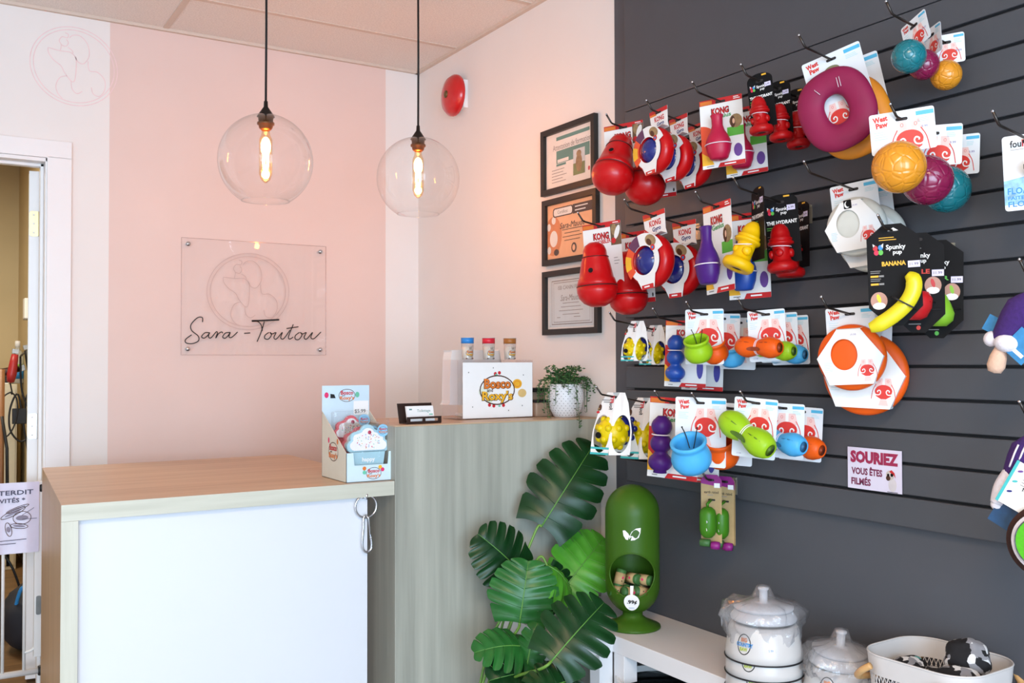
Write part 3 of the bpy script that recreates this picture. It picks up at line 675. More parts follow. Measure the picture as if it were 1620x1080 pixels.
for i in range(46):
    a = rnd.uniform(0, 2*PI); r0 = rnd.uniform(0, 0.045); h = rnd.uniform(0.03, 0.075); r1 = r0+rnd.uniform(0.01, 0.05)
    c, s_ = math.cos(a), math.sin(a)
    sprig(b, [(r0*c, r0*s_, 0.10), ((r0+r1)/2*c, (r0+r1)/2*s_, 0.10+h), (r1*c, r1*s_, 0.105+h*0.9)], 15, 0.012)
for i in range(30):
    a = rnd.uniform(0, 2*PI) if i > 8 else R([-170, -178, -160, -150, -25, -12, 0, -95, -70][i]); c, s_ = math.cos(a), math.sin(a); L = rnd.uniform(0.03, 0.12) if i > 8 else [0.12, 0.10, 0.10, 0.07, 0.12, 0.10, 0.09, 0.13, 0.06][i]; q = rnd.uniform(0.072, 0.10)
    if s_ < -0.25 and i > 8: L *= 0.3
    sprig(b, [(0.03*c, 0.03*s_, 0.10), (0.06*c, 0.06*s_, 0.135), (q*c, q*s_, 0.115), (q*1.04*c, q*1.04*s_, 0.115-L)], 24, 0.0115)
sprig(b, [(-0.01, -0.05, 0.10), (-0.02, -0.07, 0.125), (-0.025, -0.105, 0.08), (-0.022, -0.112, 0.0), (-0.02, -0.114, -0.03)], 34, 0.011)
b.build('foliage', t)

# ---------------------------------------------------------------- monstera
leaf_d = mat('monstera_dark', '#123a19', 0.33, var=0.25, scale=14, spec=0.32); leaf_m = mat('monstera_mid', '#25652a', 0.33, var=0.22, scale=14, spec=0.35); leaf_l = mat('monstera_light', '#4c9a2c', 0.36, var=0.15, scale=14, spec=0.35); rib = mat('monstera_rib', '#5d9440', 0.4); stemm = mat('monstera_stem', '#6f9a3e', 0.4, var=0.1)
def monstera(par, base, tip, W, m, nrm=(-0.55, -0.8, 0.25), droop=0.12, fold=0.25, nl=6, gap=0.22, s0=0.38, seed=0, holes=False):
    rnd = random.Random(seed)
    B, T = Vector(base), Vector(tip); yv = (T-B); L = yv.length; yv.normalize(); xv = yv.cross(Vector(nrm)).normalized(); zv = xv.cross(yv)
    b = MB()
    def width(t): return W*min(1, (0.22+t)/0.5)**0.55*max(0.0, 1-t**2.4)**0.62
    def P(t, s, sd):
        w_ = width(t); yy = t*L+s*w_*0.42*(0.2+t)-s*s*max(0, 0.16-t)*L*0.55; x = sd*s*w_
        vein = math.sin(t*nl*2*PI)*0.004*s
        z = -fold*s*s*w_-droop*L*(t**2)*1.0+0.06*L*math.sin(PI*t)+vein
        return B+xv*x+yv*yy+zv*(z+0.01*L*s*(1-s))
    for sd in (-1, 1):
        off = rnd.uniform(-0.03, 0.03)
        cuts = [0]+[min(0.97, (k/nl)**0.92+off*(0 < k < nl)) for k in range(1, nl)]+[1]
        for k in range(nl):
            t0, t1 = cuts[k], cuts[k+1]; A, M_ = 8, 14; v = []; f = []; cut0 = s0*rnd.uniform(0.8, 1.25)
            for j in range(M_+1):
                s = j/M_
                g = gap*(t1-t0)*max(0, (s-cut0)/(1-cut0))**1.1 if s > cut0 else 0
                rd = (t1-t0)*0.13*max(0, (s-0.86)/0.14)**2.2
                a0 = t0+(g*0.5+rd if k > 0 else 0); a1 = t1-(g*0.5+rd if k < nl-1 else 0)
                for i in range(A+1): v.append(P(a0+(a1-a0)*i/A, s, sd))
            for j in range(M_):
                for i in range(A):
                    q = (j*(A+1)+i, j*(A+1)+i+1, (j+1)*(A+1)+i+1, (j+1)*(A+1)+i); f.append(q if sd < 0 else q[::-1])
            b.add(v, f, m, True)
            if m is not leaf_l or True: b.tube([P((t0+t1)/2*0.92+0.0, s/6, sd)+zv*0.0004 for s in range(0, 6)], [0.0009-0.00012*i for i in range(6)], rib if m is leaf_l else m, 5)
    b.tube([P(t/10, 0, 1)+zv*0.0005 for t in range(11)], [0.0026-0.0002*i for i in range(11)], rib, 6)
    o = b.build('leaf', par, merge=True); return o
def W3(px, py, Y): p = at(px, py, Y=Y); return p
ppot = Vector((-0.60, -1.62, 0))
t = thing('monstera_plant', 'large artificial monstera plant with split leaves standing before the tall counter', 'potted plant', ppot)
b = MB(); b.lathe([(0, 0), (0.09, 0), (0.1, 0.01), (0.12, 0.20), (0.12, 0.215), (0.108, 0.215), (0.105, 0.19), (0, 0.19)], mat('grey_pot', '#8d8c8a', 0.6), 32); b.build('pot', t)
LV = [  # base px, tip px, plane Y, half width, material, normal, droop, fold
 ((857, 832), (941, 700), -1.56, 0.128, leaf_d, (-0.62, -0.85, 0.10), 0.05, 0.15),
 ((826, 908), (766, 846), -1.60, 0.105, leaf_d, (-0.4, -0.75, 0.5), 0.10, 0.25),
 ((893, 930), (957, 848), -1.60, 0.115, leaf_l, (-0.7, -0.7, 0.2), 0.08, 0.15),
 ((866, 895), (912, 915), -1.68, 0.105, leaf_l, (0.30, -0.45, 0.85), 0.55, 0.55),
 ((822, 985), (836, 888), -1.70, 0.112, leaf_m, (-0.5, -0.85, 0.2), 0.10, 0.15),
 ((858, 905), (892, 965), -1.60, 0.085, leaf_d, (-0.5, -0.6, 0.6), 0.10, 0.2),
 ((872, 1046), (958, 948), -1.93, 0.112, leaf_d, (-0.45, -0.75, 0.45), 0.12, 0.2),
 ((840, 1026), (764, 1014), -1.74, 0.085, leaf_m, (-0.2, -0.55, 0.8), 0.30, 0.30),
 ((868, 1066), (786, 1062), -1.78, 0.110, leaf_d, (-0.3, -0.6, 0.75), 0.25, 0.22),
 ((834, 1052), (848, 985), -1.77, 0.050, leaf_m, (-0.75, -0.65, 0.1), 0.1, 0.45),
 ((850, 1098), (925, 1062), -1.96, 0.095, leaf_d, (-0.3, -0.6, 0.75), 0.25, 0.25)]
hub = ppot+Vector((0.0, 0, 0.19))
for i, (bp, tp, Yl, hw, m, nr, dr_, fo) in enumerate(LV):
    B = W3(*bp, Yl)-ppot; T = W3(*tp, Yl)-ppot
    if i == 3: T = T+Vector((0, -0.05, -0.02))
    if i == 1: T = T+Vector((0, 0.02, 0.0))
    monstera(t, B, T, hw, m, nr, dr_, fo, seed=i+3, nl=4 if i in (9,) else 6, gap=0.10 if i in (4, 2, 3, 5) else 0.22, s0=0.50 if i in (4, 2) else 0.38)
    b = MB(); h0 = Vector((0.012*math.cos(i*2.2), 0.012*math.sin(i*2.2), 0.19)); mid = (h0+B)/2+Vector((0.0, 0.035, 0.02)); ed = (B-T).normalized()
    b.tube(spline([h0, mid, B+ed*0.03+Vector((0, 0.012, 0)), B], 8), 0.0042, stemm, 7); b.build('stem', t)

# ---------------------------------------------------------------- white bench, dispenser
BZ = 0.45
benchw = mat('white_bench', '#e6e4e4', 0.4, var=0.01, scale=4)
t = thing('white_bench', 'low white bench along the grey wall', 'bench', (-0.135, -2.9, 0))
b = MB(); b.box(-0.130, -1.6, BZ-0.05, 0.133, 1.455, BZ, benchw); b.box(-0.29, 1.06, BZ-0.05, -0.130, 1.455, BZ, benchw); b.build('top', t, bevel=0.0015)
for x, yy in ((-0.129, 1.01), (0.08, 1.40), (-0.129, -1.59), (0.08, -1.59), (-0.178, 1.062), (-0.288, 1.40)):
    b = MB(); b.box(x, yy, 0, x+0.048, yy+0.048, BZ-0.05, benchw); b.build('leg', t, bevel=0.0015)
# the green bag dispenser
grn = mat('olive_green_plastic', '#3c6216', 0.40, var=0.03, scale=5, spec=0.25); grn_d = mat('dark_green_inside', '#33551c', 0.5)
pd = at(1001, 991, Z=BZ)
DX, DY = pd.x, pd.y
t = thing('waste_bag_dispenser', 'tall olive green capsule shaped dispenser with a round opening on the bench', 'dispenser', (DX, DY, BZ), -40)
b = MB(); b.lathe([(0, 0), (0.080, 0), (0.084, 0.003), (0.083, 0.008), (0.045, 0.024), (0.030, 0.036), (0.030, 0.05), (0, 0.05)], grn, 48); b.build('base', t)
R0 = 0.0815; zb, zt = 0.128, 0.345; hole_z, hole_r = 0.170, 0.066
def capr(z):
    if z < zb: q = (zb-z)/(zb-0.042); return R0*math.sqrt(max(0, 1-q*q))
    if z > zt: q = (z-zt)/(0.428-zt); return R0*math.sqrt(max(0, 1-q*q))
    return R0
zs = [0.042+(zb-0.042)*(1-math.cos(PI/2*i/9)) for i in range(10)]+[zb+(zt-zb)*i/40 for i in range(1, 40)]+[zt+(0.428-zt)*math.sin(PI/2*i/10) for i in range(0, 11)]
NA = 96; b = MB(); vs = []; keep = {}
def snap(a, z):
    """pull the vertices next to the opening onto its round edge"""
    x = R0*math.sin(a); zz = z-hole_z; d = math.hypot(x, zz)
    return d
for z in zs:
    for i in range(NA):
        a = 2*PI*i/NA-PI; vs.append((a, z))
def pos(a, z, k=1.0): r = capr(z)*k; return Vector((r*math.sin(a), -r*math.cos(a), z))
P_ = []
for a, z in vs:
    if abs(a) < 1.3:
        x = R0*math.sin(a); zz = z-hole_z; d = math.hypot(x, zz)
        if abs(d-hole_r) < 0.0036 and d > 0:
            x *= hole_r/d; zz *= hole_r/d; a = math.asin(max(-1, min(1, x/R0))); z = hole_z+zz
    P_.append((a, z))
fs = []
for k in range(len(zs)-1):
    for i in range(NA):
        j = (i+1) % NA; q = (k*NA+i, k*NA+j, (k+1)*NA+j, (k+1)*NA+i)
        am = sum(P_[u][0] for u in (q[0], q[3]))/2+PI/NA; zm = sum(P_[u][1] for u in q)/4
        if abs(am) < 1.3 and math.hypot(R0*math.sin(am), zm-hole_z) < hole_r-0.0004: continue
        fs.append(q)
b.add([pos(a, z) for a, z in P_], fs, grn, True); b.build('body', t)
b = MB(); rim_o = []
for i in range(64):
    q = 2*PI*i/64; x = hole_r*math.cos(q); rim_o.append(pos(math.asin(x/R0), hole_z+hole_r*math.sin(q), 1.004))
b.tube(rim_o, 0.0022, grn, 8, True); b.build('opening_rim', t)
b = MB(); b.lathe([(0.0, 0.100), (0.074, 0.102)], grn_d, 40); b.build('inside', t)
b = MB(); n0 = len(b.v)
for pts in ([(200, 300), (216, 298), (238, 318), (247, 336), (238, 350), (235, 362), (221, 358), (205, 334)], [(322, 280), (290, 284), (260, 306), (246, 336), (243, 358), (252, 345), (262, 336), (254, 364), (280, 361), (308, 344), (319, 312)]):
    b.flat([((x-260)*0.00044, -(z-322)*0.00044) for x, z in pts], 0, whitep)
b.wrap(lambda v: pos(v.x/R0+0.0, 0.292+v.z, 1.004), n0); b.build('leaf_emblem', t)
b = MB(); n0 = len(b.v); o_ = ellipse(0, 0, 0.025, 0.025, 30, 98, 442); b.flat(o_+[(0.006, 0.05), (-0.004, 0.05)][::1], -0.0, whitep)
b.text('.99¢', 0.001, 0.002, 0.014, blk, -0.0006, 0.03, w=0.032); b.rect(-0.01, -0.016, 0.01, -0.015, -0.0006, bluep2)
b.wrap(lambda v: pos(v.x/R0-0.01, 0.088+0.004+v.z, 1.0)*1.0+Vector((0, -0.016+v.y*1.0+0.012*min(1, max(0, (v.z+0.02)/0.07)), 0)), n0); b.build('price_tag', t)
rollm = mat('green_roll_wrap', '#3d6b35', 0.5, var=0.1); kraft = mat('kraft_paper', '#b79a6b', 0.7, var=0.08)
rnd = random.Random(5); rots = Matrix.Rotation(R(-40), 4, 'Z')
ks = [(-0.040, -0.030, 0.112, 'leftmost in the front row'), (-0.006, -0.045, 0.112, 'at the middle of the front row'), (0.030, -0.035, 0.112, 'rightmost in the front row'), (-0.03, 0.012, 0.112, 'at the back left'), (0.025, 0.012, 0.112, 'at the back right'),
      (-0.038, -0.012, 0.146, 'upright at the upper left'), (0.0, -0.005, 0.147, 'at the top middle'), (0.034, -0.012, 0.145, 'at the upper right')]
for i, (x, y_, z, w_) in enumerate(ks):
    P = Vector((DX, DY, BZ))+rots @ Vector((x, y_, z))
    t = thing('waste_bag_roll', 'small green waste bag roll '+w_+' of the dispenser', 'bag roll', P, rnd.uniform(-100, 20), 'waste bag rolls in the dispenser', ry=-70 if i == 5 else rnd.uniform(-15, 15))
    b = MB(); b.lathe([(0.0, -0.028), (0.014, -0.028), (0.0155, -0.026), (0.0155, 0.026), (0.014, 0.028), (0, 0.028)], rollm, 18, axis='x'); b.build('roll', t)
    b = MB(); b.lathe([(0.0158, -0.017), (0.0158, 0.017)], kraft, 18, axis='x'); b.flat(ellipse(0.004, 0.004, 0.004, 0.004, 10), -0.0162, pinkp); b.flat(ellipse(-0.006, 0.006, 0.002, 0.002, 8), -0.0162, blk); b.build('paper_band', t)
# white tub under the bench
p = at(1043, 1075, Z=0.33)
t = thing('pet_tub', 'white round tub with a dark inside standing on the floor under the bench', 'tub', (p.x-0.0, p.y, 0))
b = MB(); b.lathe([(0.10, 0), (0.125, 0.33), (0.127, 0.335), (0.117, 0.335), (0.112, 0.32)], wplast, 40); b.lathe([(0.112, 0.32), (0.10, 0.06), (0, 0.06)], mat('dark_inside', '#2b2c31', 0.6), 40); b.build('tub', t)

# ---------------------------------------------------------------- bowls
bowlw = mat('white_bowl', '#c9c6c3', 0.3, var=0.01, scale=4); rubber = mat('black_rubber', '#18181b', 0.5)
bag = clear('crinkled_bag', '#f4f4f6', 0.12, 0.10, 0.55, bump=1.0, bscale=38, body=0.10); frost = mat('frosted_lid', '#c9cacd', 0.45, var=0.02)
def bowl(x, y_, z, rb, rt, h, rz, label, price=False):
    t = thing('slow_feeder_bowl', label, 'bowl', (x, y_, z), rz, 'white printed pet bowls')
    b = MB(); n0 = len(b.v)
    b.lathe([(rb-0.006, 0.0), (rb, 0.003), (rb-0.001, 0.02), (rt+0.006, h-0.012), (rt, h-0.003), (rt-0.006, h), (rt-0.012, h-0.004), (rt-0.02, h-0.03), (0, h-0.034)], bowlw, 48)
    b.build('bowl', t)
    b = MB(); b.tube([(rb*math.cos(R(a))*1.004, rb*math.sin(R(a))*1.004, 0.0025+0.0*a) for a in range(-190, 20, 6)], 0.0022, rubber, 6); b.build('rubber_rim', t)
    b = MB(); n0 = len(b.v); cz = h*0.55; n1 = len(b.v)
    b.strip(ellipse(0, cz, 0.024, 0.031, 32), 0.003, 0, blk, True)
    b.text('BIG', 0, cz+0.014, 0.013, orgp, -0.0005, 0.04, w=0.022); b.text('COUNTRY', 0.002, cz-0.001, 0.013, bluep2, -0.0005, 0.04, w=0.062); b.text('RAW', 0, cz-0.015, 0.012, mat('lime_ink', '#a9b92f', 0.5), -0.0005, 0.04, w=0.028)
    for i in range(n1, len(b.v)):
        q = b.v[i]
        if q.x < 0.055: b.v[i] = Vector((q.x*0.75-0.012, q.y, cz+(q.z-cz)*0.75))
    def fn(v):
        r = rb+(rt+0.004-rb)*max(0, (v.z-0.01))/(h-0.01)+0.0008-v.y; a = v.x/rb
        return Vector((r*math.sin(a), -r*math.cos(a), v.z))
    b.wrap(fn, n0); b.build('printed_emblem', t)
    if price:
        b = MB(); b.rect(0.046, cz-0.014, 0.066, cz-0.002, -0.0004, mat('lilac_sticker', '#ddd6f0', 0.5)); b.text('5.99', 0.056, cz-0.008, 0.005, bluep2, -0.0008, 0); b.wrap(fn, 0); b.build('price_sticker', t)
    return t
def lid_bag(x, y_, z, r, h, rz, label, seed, tilt=0):
    rnd = random.Random(seed)
    t = thing('bagged_lid', label, 'bagged lid', (x, y_, z), rz, 'plastic lids in clear bags', rx=tilt)
    b = MB(); b.lathe([(0, 0.030), (r*0.86, 0.030), (r*0.9, 0.034), (r*0.9, 0.040), (r*0.3, 0.046), (0.010, 0.047), (0.010, 0.075), (0.013, 0.078), (0.013, 0.082), (0, 0.084)], frost, 40); b.lathe([(r*0.8, 0.004), (r*0.98, 0.006), (r*1.0, 0.012), (r*0.84, 0.030)], frost, 40); b.build('lid', t)
    b = MB(); n = 64; v = []; f = []; rows = [(1.06, -0.040), (1.08, -0.024), (1.15, -0.004), (1.22, 0.012), (1.14, 0.030), (0.96, 0.045), (0.62, 0.051), (0.34, 0.060), (0.20, 0.086), (0.02, 0.090)]
    for k, (q, z2) in enumerate(rows):
        for i in range(n):
            a = 2*PI*i/n; w_ = noise.noise(Vector((math.cos(a)*2.2, math.sin(a)*2.2, k*0.9+seed)))*0.22+noise.noise(Vector((math.cos(a)*7, math.sin(a)*7, k*1.7+seed)))*0.16
            ear = 0.28*math.exp(-((a-3.5)/0.16)**2)+0.22*math.exp(-((a-0.35)/0.14)**2)+0.15*math.exp(-((a-2.4)/0.12)**2)
            ear *= (1 if 2 <= k <= 4 else 0.25)
            rr = r*q*(1+w_*(1 if k > 0 else 0.5)+ear*(q > 0.9)); v.append((rr*math.cos(a), rr*math.sin(a), z2+noise.noise(Vector((math.cos(a)*5, math.sin(a)*5, k+9.0+seed)))*0.018*(k < 6)))
    for k in range(len(rows)-1):
        for i in range(n): f.append((k*n+i, k*n+(i+1) % n, (k+1)*n+(i+1) % n, (k+1)*n+i))
    b.add(v, f, bag, True); b.build('clear_bag', t)
bxp = at(1207, 1085, Z=BZ+0.02)
BX, BY = bxp.x+0.04, bxp.y+0.035
names = ['lowest white printed bowl of the tall stack on the bench', 'middle white printed bowl of the tall stack on the bench', 'topmost white printed bowl of the tall stack, with a price sticker']
for i in range(3): bowl(BX, BY, BZ+0.038*i, 0.093, 0.078, 0.085, -52+5*(2-i)*1.5-18, names[i], i == 2)
lid_bag(BX, BY, BZ+0.076+0.086, 0.080, 0.1, -40, 'clear bagged lid with an upright knob on the tall bowl stack', 3)
b2p = at(1328, 1088, Z=BZ+0.02)
bowl(b2p.x, b2p.y, BZ, 0.085, 0.070, 0.075, -62, 'single white printed bowl between the tall stack and the basket')
lid_bag(b2p.x, b2p.y, BZ+0.076, 0.072, 0.08, -10, 'clear bagged lid lying on the single bowl beside the basket', 8, 6)

# ---------------------------------------------------------------- basket with bandanas
baskw = mat('white_enamel', '#cfccca', 0.4, var=0.01); bamboo = wood('bamboo', '#c08f52', '#dab07a', 0, 0.45, 30)
ZR = 0.605
c1, c2, c3 = at(1368, 1035, Z=ZR), at(1602, 1050, Z=ZR), at(1450, 1000, Z=ZR)
KX, KY = -0.120, -2.800
t = thing('mesh_basket', 'white metal mesh basket with bamboo handles, filled with printed cloth', 'basket', (KX, KY, BZ), -88)
BW, BD = 0.132, 0.112
def ro(k, r=0.07, n=10): return rrect(-BW*k, -BD*k, BW*k, BD*k, r*k, n)
b = MB(); o1, o2 = ro(1.0), ro(0.985)
def ringwall(b, oa, za, ob, zb, m):
    n = len(oa); b.add([(x, y, za) for x, y in oa]+[(x, y, zb) for x, y in ob], [(i, (i+1) % n, n+(i+1) % n, n+i) for i in range(n)], m, True)
ringwall(b, ro(0.97), 0.120, ro(1.0), 0.163, baskw); ringwall(b, ro(0.955), 0.120, ro(0.985), 0.163, baskw); ringwall(b, ro(0.985), 0.163, ro(1.0), 0.163, baskw)
ringwall(b, ro(0.97), 0.120, ro(0.955), 0.120, baskw); ringwall(b, ro(0.88), 0.0, ro(0.89), 0.014, baskw)
o_ = ro(0.88); b.add([(x, y, 0.002) for x, y in o_], [tuple(range(len(o_)))], baskw)
b.tube([(x, y, 0.163) for x, y in ro(0.993)], 0.0022, baskw, 6, True); b.build('band', t)
b = MB()
def perim(k, s):
    o = ro(k, n=6); L = [0]
    for i in range(len(o)): L.append(L[-1]+math.dist(o[i], o[(i+1) % len(o)]))
    q = (s % 1)*L[-1]
    for i in range(len(o)):
        if L[i] <= q <= L[i+1]:
            u = (q-L[i])/max(1e-9, L[i+1]-L[i]); a, c = o[i], o[(i+1) % len(o)]; return (a[0]+(c[0]-a[0])*u, a[1]+(c[1]-a[1])*u)
    return o[0]
NM = 84
for i in range(NM):
    for sg in (-1, 1):
        pts = []
        for j in range(4):
            u = j/3; x, y = perim(0.885+0.08*u, (i+sg*u*4)/NM); pts.append((x, y, 0.012+0.109*u))
        b.tube(pts, 0.0009, baskw, 4)
b.build('mesh_wall', t)
for sx in (-1, 1):
    b = MB(); pts = [(sx*(BW*1.0+0.006), -0.10*1.0, 0.10)]
    arc = [(sx*(BW*0.62), -BD-0.009, 0.142), (sx*(BW*0.80), -BD-0.010, 0.125), (sx*(BW+0.004), -BD*0.80, 0.100), (sx*(BW+0.012), 0, 0.088), (sx*(BW+0.004), BD*0.80, 0.100), (sx*(BW*0.80), BD+0.010, 0.125), (sx*(BW*0.62), BD+0.009, 0.142)]
    b.tube(spline(arc, 6), 0.0075, bamboo, 8); b.build('handle', t)
def cloth_mat():
    M = bpy.data.materials.new('dog_print_cloth'); M.use_nodes = True; nt = M.node_tree; bs = nt.nodes['Principled BSDF']; bs.inputs['Roughness'].default_value = 0.85
    tc = nt.nodes.new('ShaderNodeTexCoord'); v = nt.nodes.new('ShaderNodeTexVoronoi'); v.inputs['Scale'].default_value = 62; nz = nt.nodes.new('ShaderNodeTexNoise'); nz.inputs['Scale'].default_value = 30
    ad = nt.nodes.new('ShaderNodeMixRGB'); ad.blend_type = 'ADD'; ad.inputs[0].default_value = 0.03
    nt.links.new(tc.outputs['Object'], ad.inputs[1]); nt.links.new(tc.outputs['Object'], nz.inputs['Vector']); nt.links.new(nz.outputs['Color'], ad.inputs[2]); nt.links.new(ad.outputs[0], v.inputs['Vector'])
    r = nt.nodes.new('ShaderNodeValToRGB'); r.color_ramp.interpolation = 'CONSTANT'; e = r.color_ramp.elements
    for p_, c_ in ((0.0, '#8b8b90'), (0.42, '#16161a'), (0.66, '#dcdcdc'), (0.80, '#8b8b90'), (0.92, '#4fb0aa'), (0.97, '#b8343e')):
        el = e.new(p_); el.color = (*lin(c_), 1)
    nt.links.new(v.outputs['Color'], r.inputs['Fac']); nt.links.new(r.outputs['Color'], bs.inputs['Base Color']); return M
clm = cloth_mat(); rotK = Matrix.Rotation(R(-88), 4, 'Z')
def bandana(x, y_, z, rx, ry, rz_, seed, label):
    P = Vector((KX, KY, BZ))+rotK @ Vector((x, y_, z))
    b = MB(); n0 = 0; b.ell((0, 0, 0), rx, ry, rz_, clm, 36)
    b.wrap(lambda v: v*(1+0.20*noise.noise(v*22+Vector((seed, 0, 0)))+0.10*noise.noise(v*60+Vector((0, seed, 0)))), 0)
    o = b.build('bandana', None, P, (0, 0, R(-88))); tag(o, label, 'bandana', 'printed bandanas in the basket'); return o
bandana(0.0, -0.01, 0.095, 0.095, 0.085, 0.036, 1, 'rolled grey dog print bandana flat at the middle of the basket')
bandana(-0.070, -0.01, 0.118, 0.040, 0.050, 0.026, 2, 'black and white print bandana at the left end of the basket')
bandana(0.050, 0.030, 0.165, 0.048, 0.042, 0.042, 3, 'dog print bandana heaped highest at the back of the basket')
bandana(0.068, -0.035, 0.135, 0.048, 0.048, 0.030, 4, 'dark dog print bandana at the right end of the basket')

# ---------------------------------------------------------------- gate and sign in the doorway
gatew = mat('white_gate_metal', '#e9e6e2', 0.4, var=0.01)
t = thing('safety_gate', 'white metal bar safety gate in the doorway', 'gate', (-1.99, -0.035, 0))
b = MB(); b.tube([(-0.38, 0, 0.085), (0.385, 0, 0.085)], 0.012, gatew, 8); b.build('bottom_rail', t)
b = MB(); b.tube([(-0.38, 0, 0.78), (0.36, 0, 0.78)], 0.010, gatew, 8); b.build('top_rail', t)
for x in [0.33-0.072*i for i in range(10)]:
    b = MB(); b.tube([(x, 0, 0.085), (x, 0, 0.78)], 0.006, gatew, 8); b.build('bar', t)
b = MB(); b.box(0.362, -0.012, 0.14, 0.388, 0.012, 0.80, gatew); b.build('post', t, bevel=0.002)
for z in (0.085, 0.775):
    b = MB(); b.lathe([(0.017, 0.378), (0.019, 0.382), (0.019, 0.396), (0.012, 0.400)], rubber, 16, (0, 0, z), 'x'); b.build('end_pad', t)
b = MB(); b.prism(rrect(0.368, 0.30, 0.386, 0.37, 0.006), -0.018, -0.012, steel); b.build('latch', t)
b = MB(); b.tube(spline([(0.33, 0, 0.16), (0.36, -0.004, 0.17), (0.385, 0, 0.22)], 6), 0.005, gatew, 8); b.build('brace', t)
lam_p = mat('laminated_sheet', '#e3dcee', 0.12, var=0.02, coat=0.6)
t = thing('laminated_notice', 'laminated handwritten no entry notice hung on the white gate', 'notice', (-1.772, -0.056, 0.67), 0)
b = MB(); w, h = 0.158, 0.132
v = []; f = []; nx = 24
for i in range(nx+1):
    x = -w+2*w*i/nx
    for z in (-h, h): v.append((x, 0.003*math.sin(x*38)+0.0015*math.sin(x*90+z*9), z))
for i in range(nx): f.append((2*i, 2*i+2, 2*i+3, 2*i+1))
b.add(v, f, lam_p, True); dk = mat('marker_ink', '#35304d', 0.4)
b.text('ACCÈS INTERDIT', 0.002, h*0.74, 0.022, dk, -0.0055, 0.015, w=0.27); b.text('AUX INVITÉS *', 0.02, h*0.52, 0.020, dk, -0.0055, 0.015, w=0.18)
for x, z, rx, rz_, ro_ in ((0.10, 0.0, 0.03, 0.024, 0), (0.07, 0.02, 0.045, 0.010, 25), (0.09, -0.03, 0.03, 0.009, -8), (0.055, -0.04, 0.010, 0.026, 12), (0.085, 0.035, 0.040, 0.006, 20)): b.strip(ellipse(x, z, rx, rz_, 24, rot=ro_), 0.0022, -0.0055, brnp, True); b.flat(ellipse(x, z, rx*0.7, rz_*0.4, 16, rot=ro_), -0.0053, mat('grey_shade_print', '#8f8698', 0.3))
b.strip([(-0.05, -0.083), (0.115, -0.080)], 0.0022, -0.0055, dk); b.strip([(0.0, -0.094), (0.08, -0.093)], 0.0022, -0.0055, dk)
b.strip([(0.1, 0.01), (0.14, 0.035)], 0.0015, -0.0055, dk); b.strip([(0.1, -0.005), (0.15, -0.005)], 0.0015, -0.0055, dk); b.build('sheet', t)

# ---------------------------------------------------------------- things in the back room
def backroom(px, py, Y): return at(px, py, Y=Y)
YB = 2.42
shelfw = mat('pale_cabinet', '#d2cab4', 0.6, var=0.02)
p = backroom(14, 600, YB+0.1)
t = thing('grooming_cabinet', 'pale grooming cabinet standing in the back room', 'cabinet', (-1.70, YB+0.25, 0)); b = MB(); b.bbox(-0.28, -0.2, 0.0, 0.20, 0.2, 1.12, shelfw); b.build('body', t)
b = MB(); b.box(-0.27, -0.207, 0.03, -0.045, -0.2, 1.09, shelfw); b.build('door', t); b = MB(); b.box(-0.035, -0.207, 0.03, 0.19, -0.2, 1.09, shelfw); b.build('door', t)
p = backroom(28, 545, YB+0.25); 
t = thing('spray_bottle', 'clear bottle with a white cap and green label on the back room cabinet', 'bottle', (p.x, YB+0.25, 1.12))
b = MB(); b.lathe([(0, 0), (0.032, 0), (0.036, 0.006), (0.036, 0.16), (0.030, 0.19), (0.014, 0.215), (0.013, 0.23), (0, 0.23)], clear('bottle_plastic', '#e9efe9', 0.05, 0.08, 0.5, body=0.35), 24); b.build('bottle', t)
b = MB(); b.lathe([(0.016, 0.228), (0.016, 0.262), (0.012, 0.268), (0, 0.268)], wplast, 16); b.build('cap', t)
b = MB(); b.lathe([(0.0365, 0.03), (0.0365, 0.09)], bluep2, 24); b.lathe([(0.0367, 0.085), (0.0367, 0.12)], mat('green_label', '#6fae35', 0.5), 24); b.build('label', t)
p = backroom(10, 560, YB+0.0)
t = thing('black_power_adapter', 'black box hanging on the back room cabinet edge, left of the bottle', 'box', (p.x, YB+0.14, 1.183)); b = MB(); b.bbox(-0.014, -0.02, -0.055, 0.02, 0.04, 0.02, rubber); b.build('case', t); b = MB(); b.bbox(-0.016, -0.022, -0.063, 0.022, 0.042, -0.055, wplast, 0.002); b.build('base', t)
p = backroom(45, 490, 1.3)
t = thing('wall_dispenser', 'white box on the beige side wall of the back room', 'wall box', (-1.4505, at(45, 490, X=-1.46).y, at(45, 488, X=-1.46).z), -90); b = MB(); b.bbox(-0.05, -0.035, -0.06, 0.05, 0, 0.06, wplast); b.build('case', t); b = MB(); b.bbox(-0.05, -0.034, -0.067, 0.05, 0, -0.06, mat('grey_plastic', '#8a8782', 0.5), 0.003); b.build('tray', t)
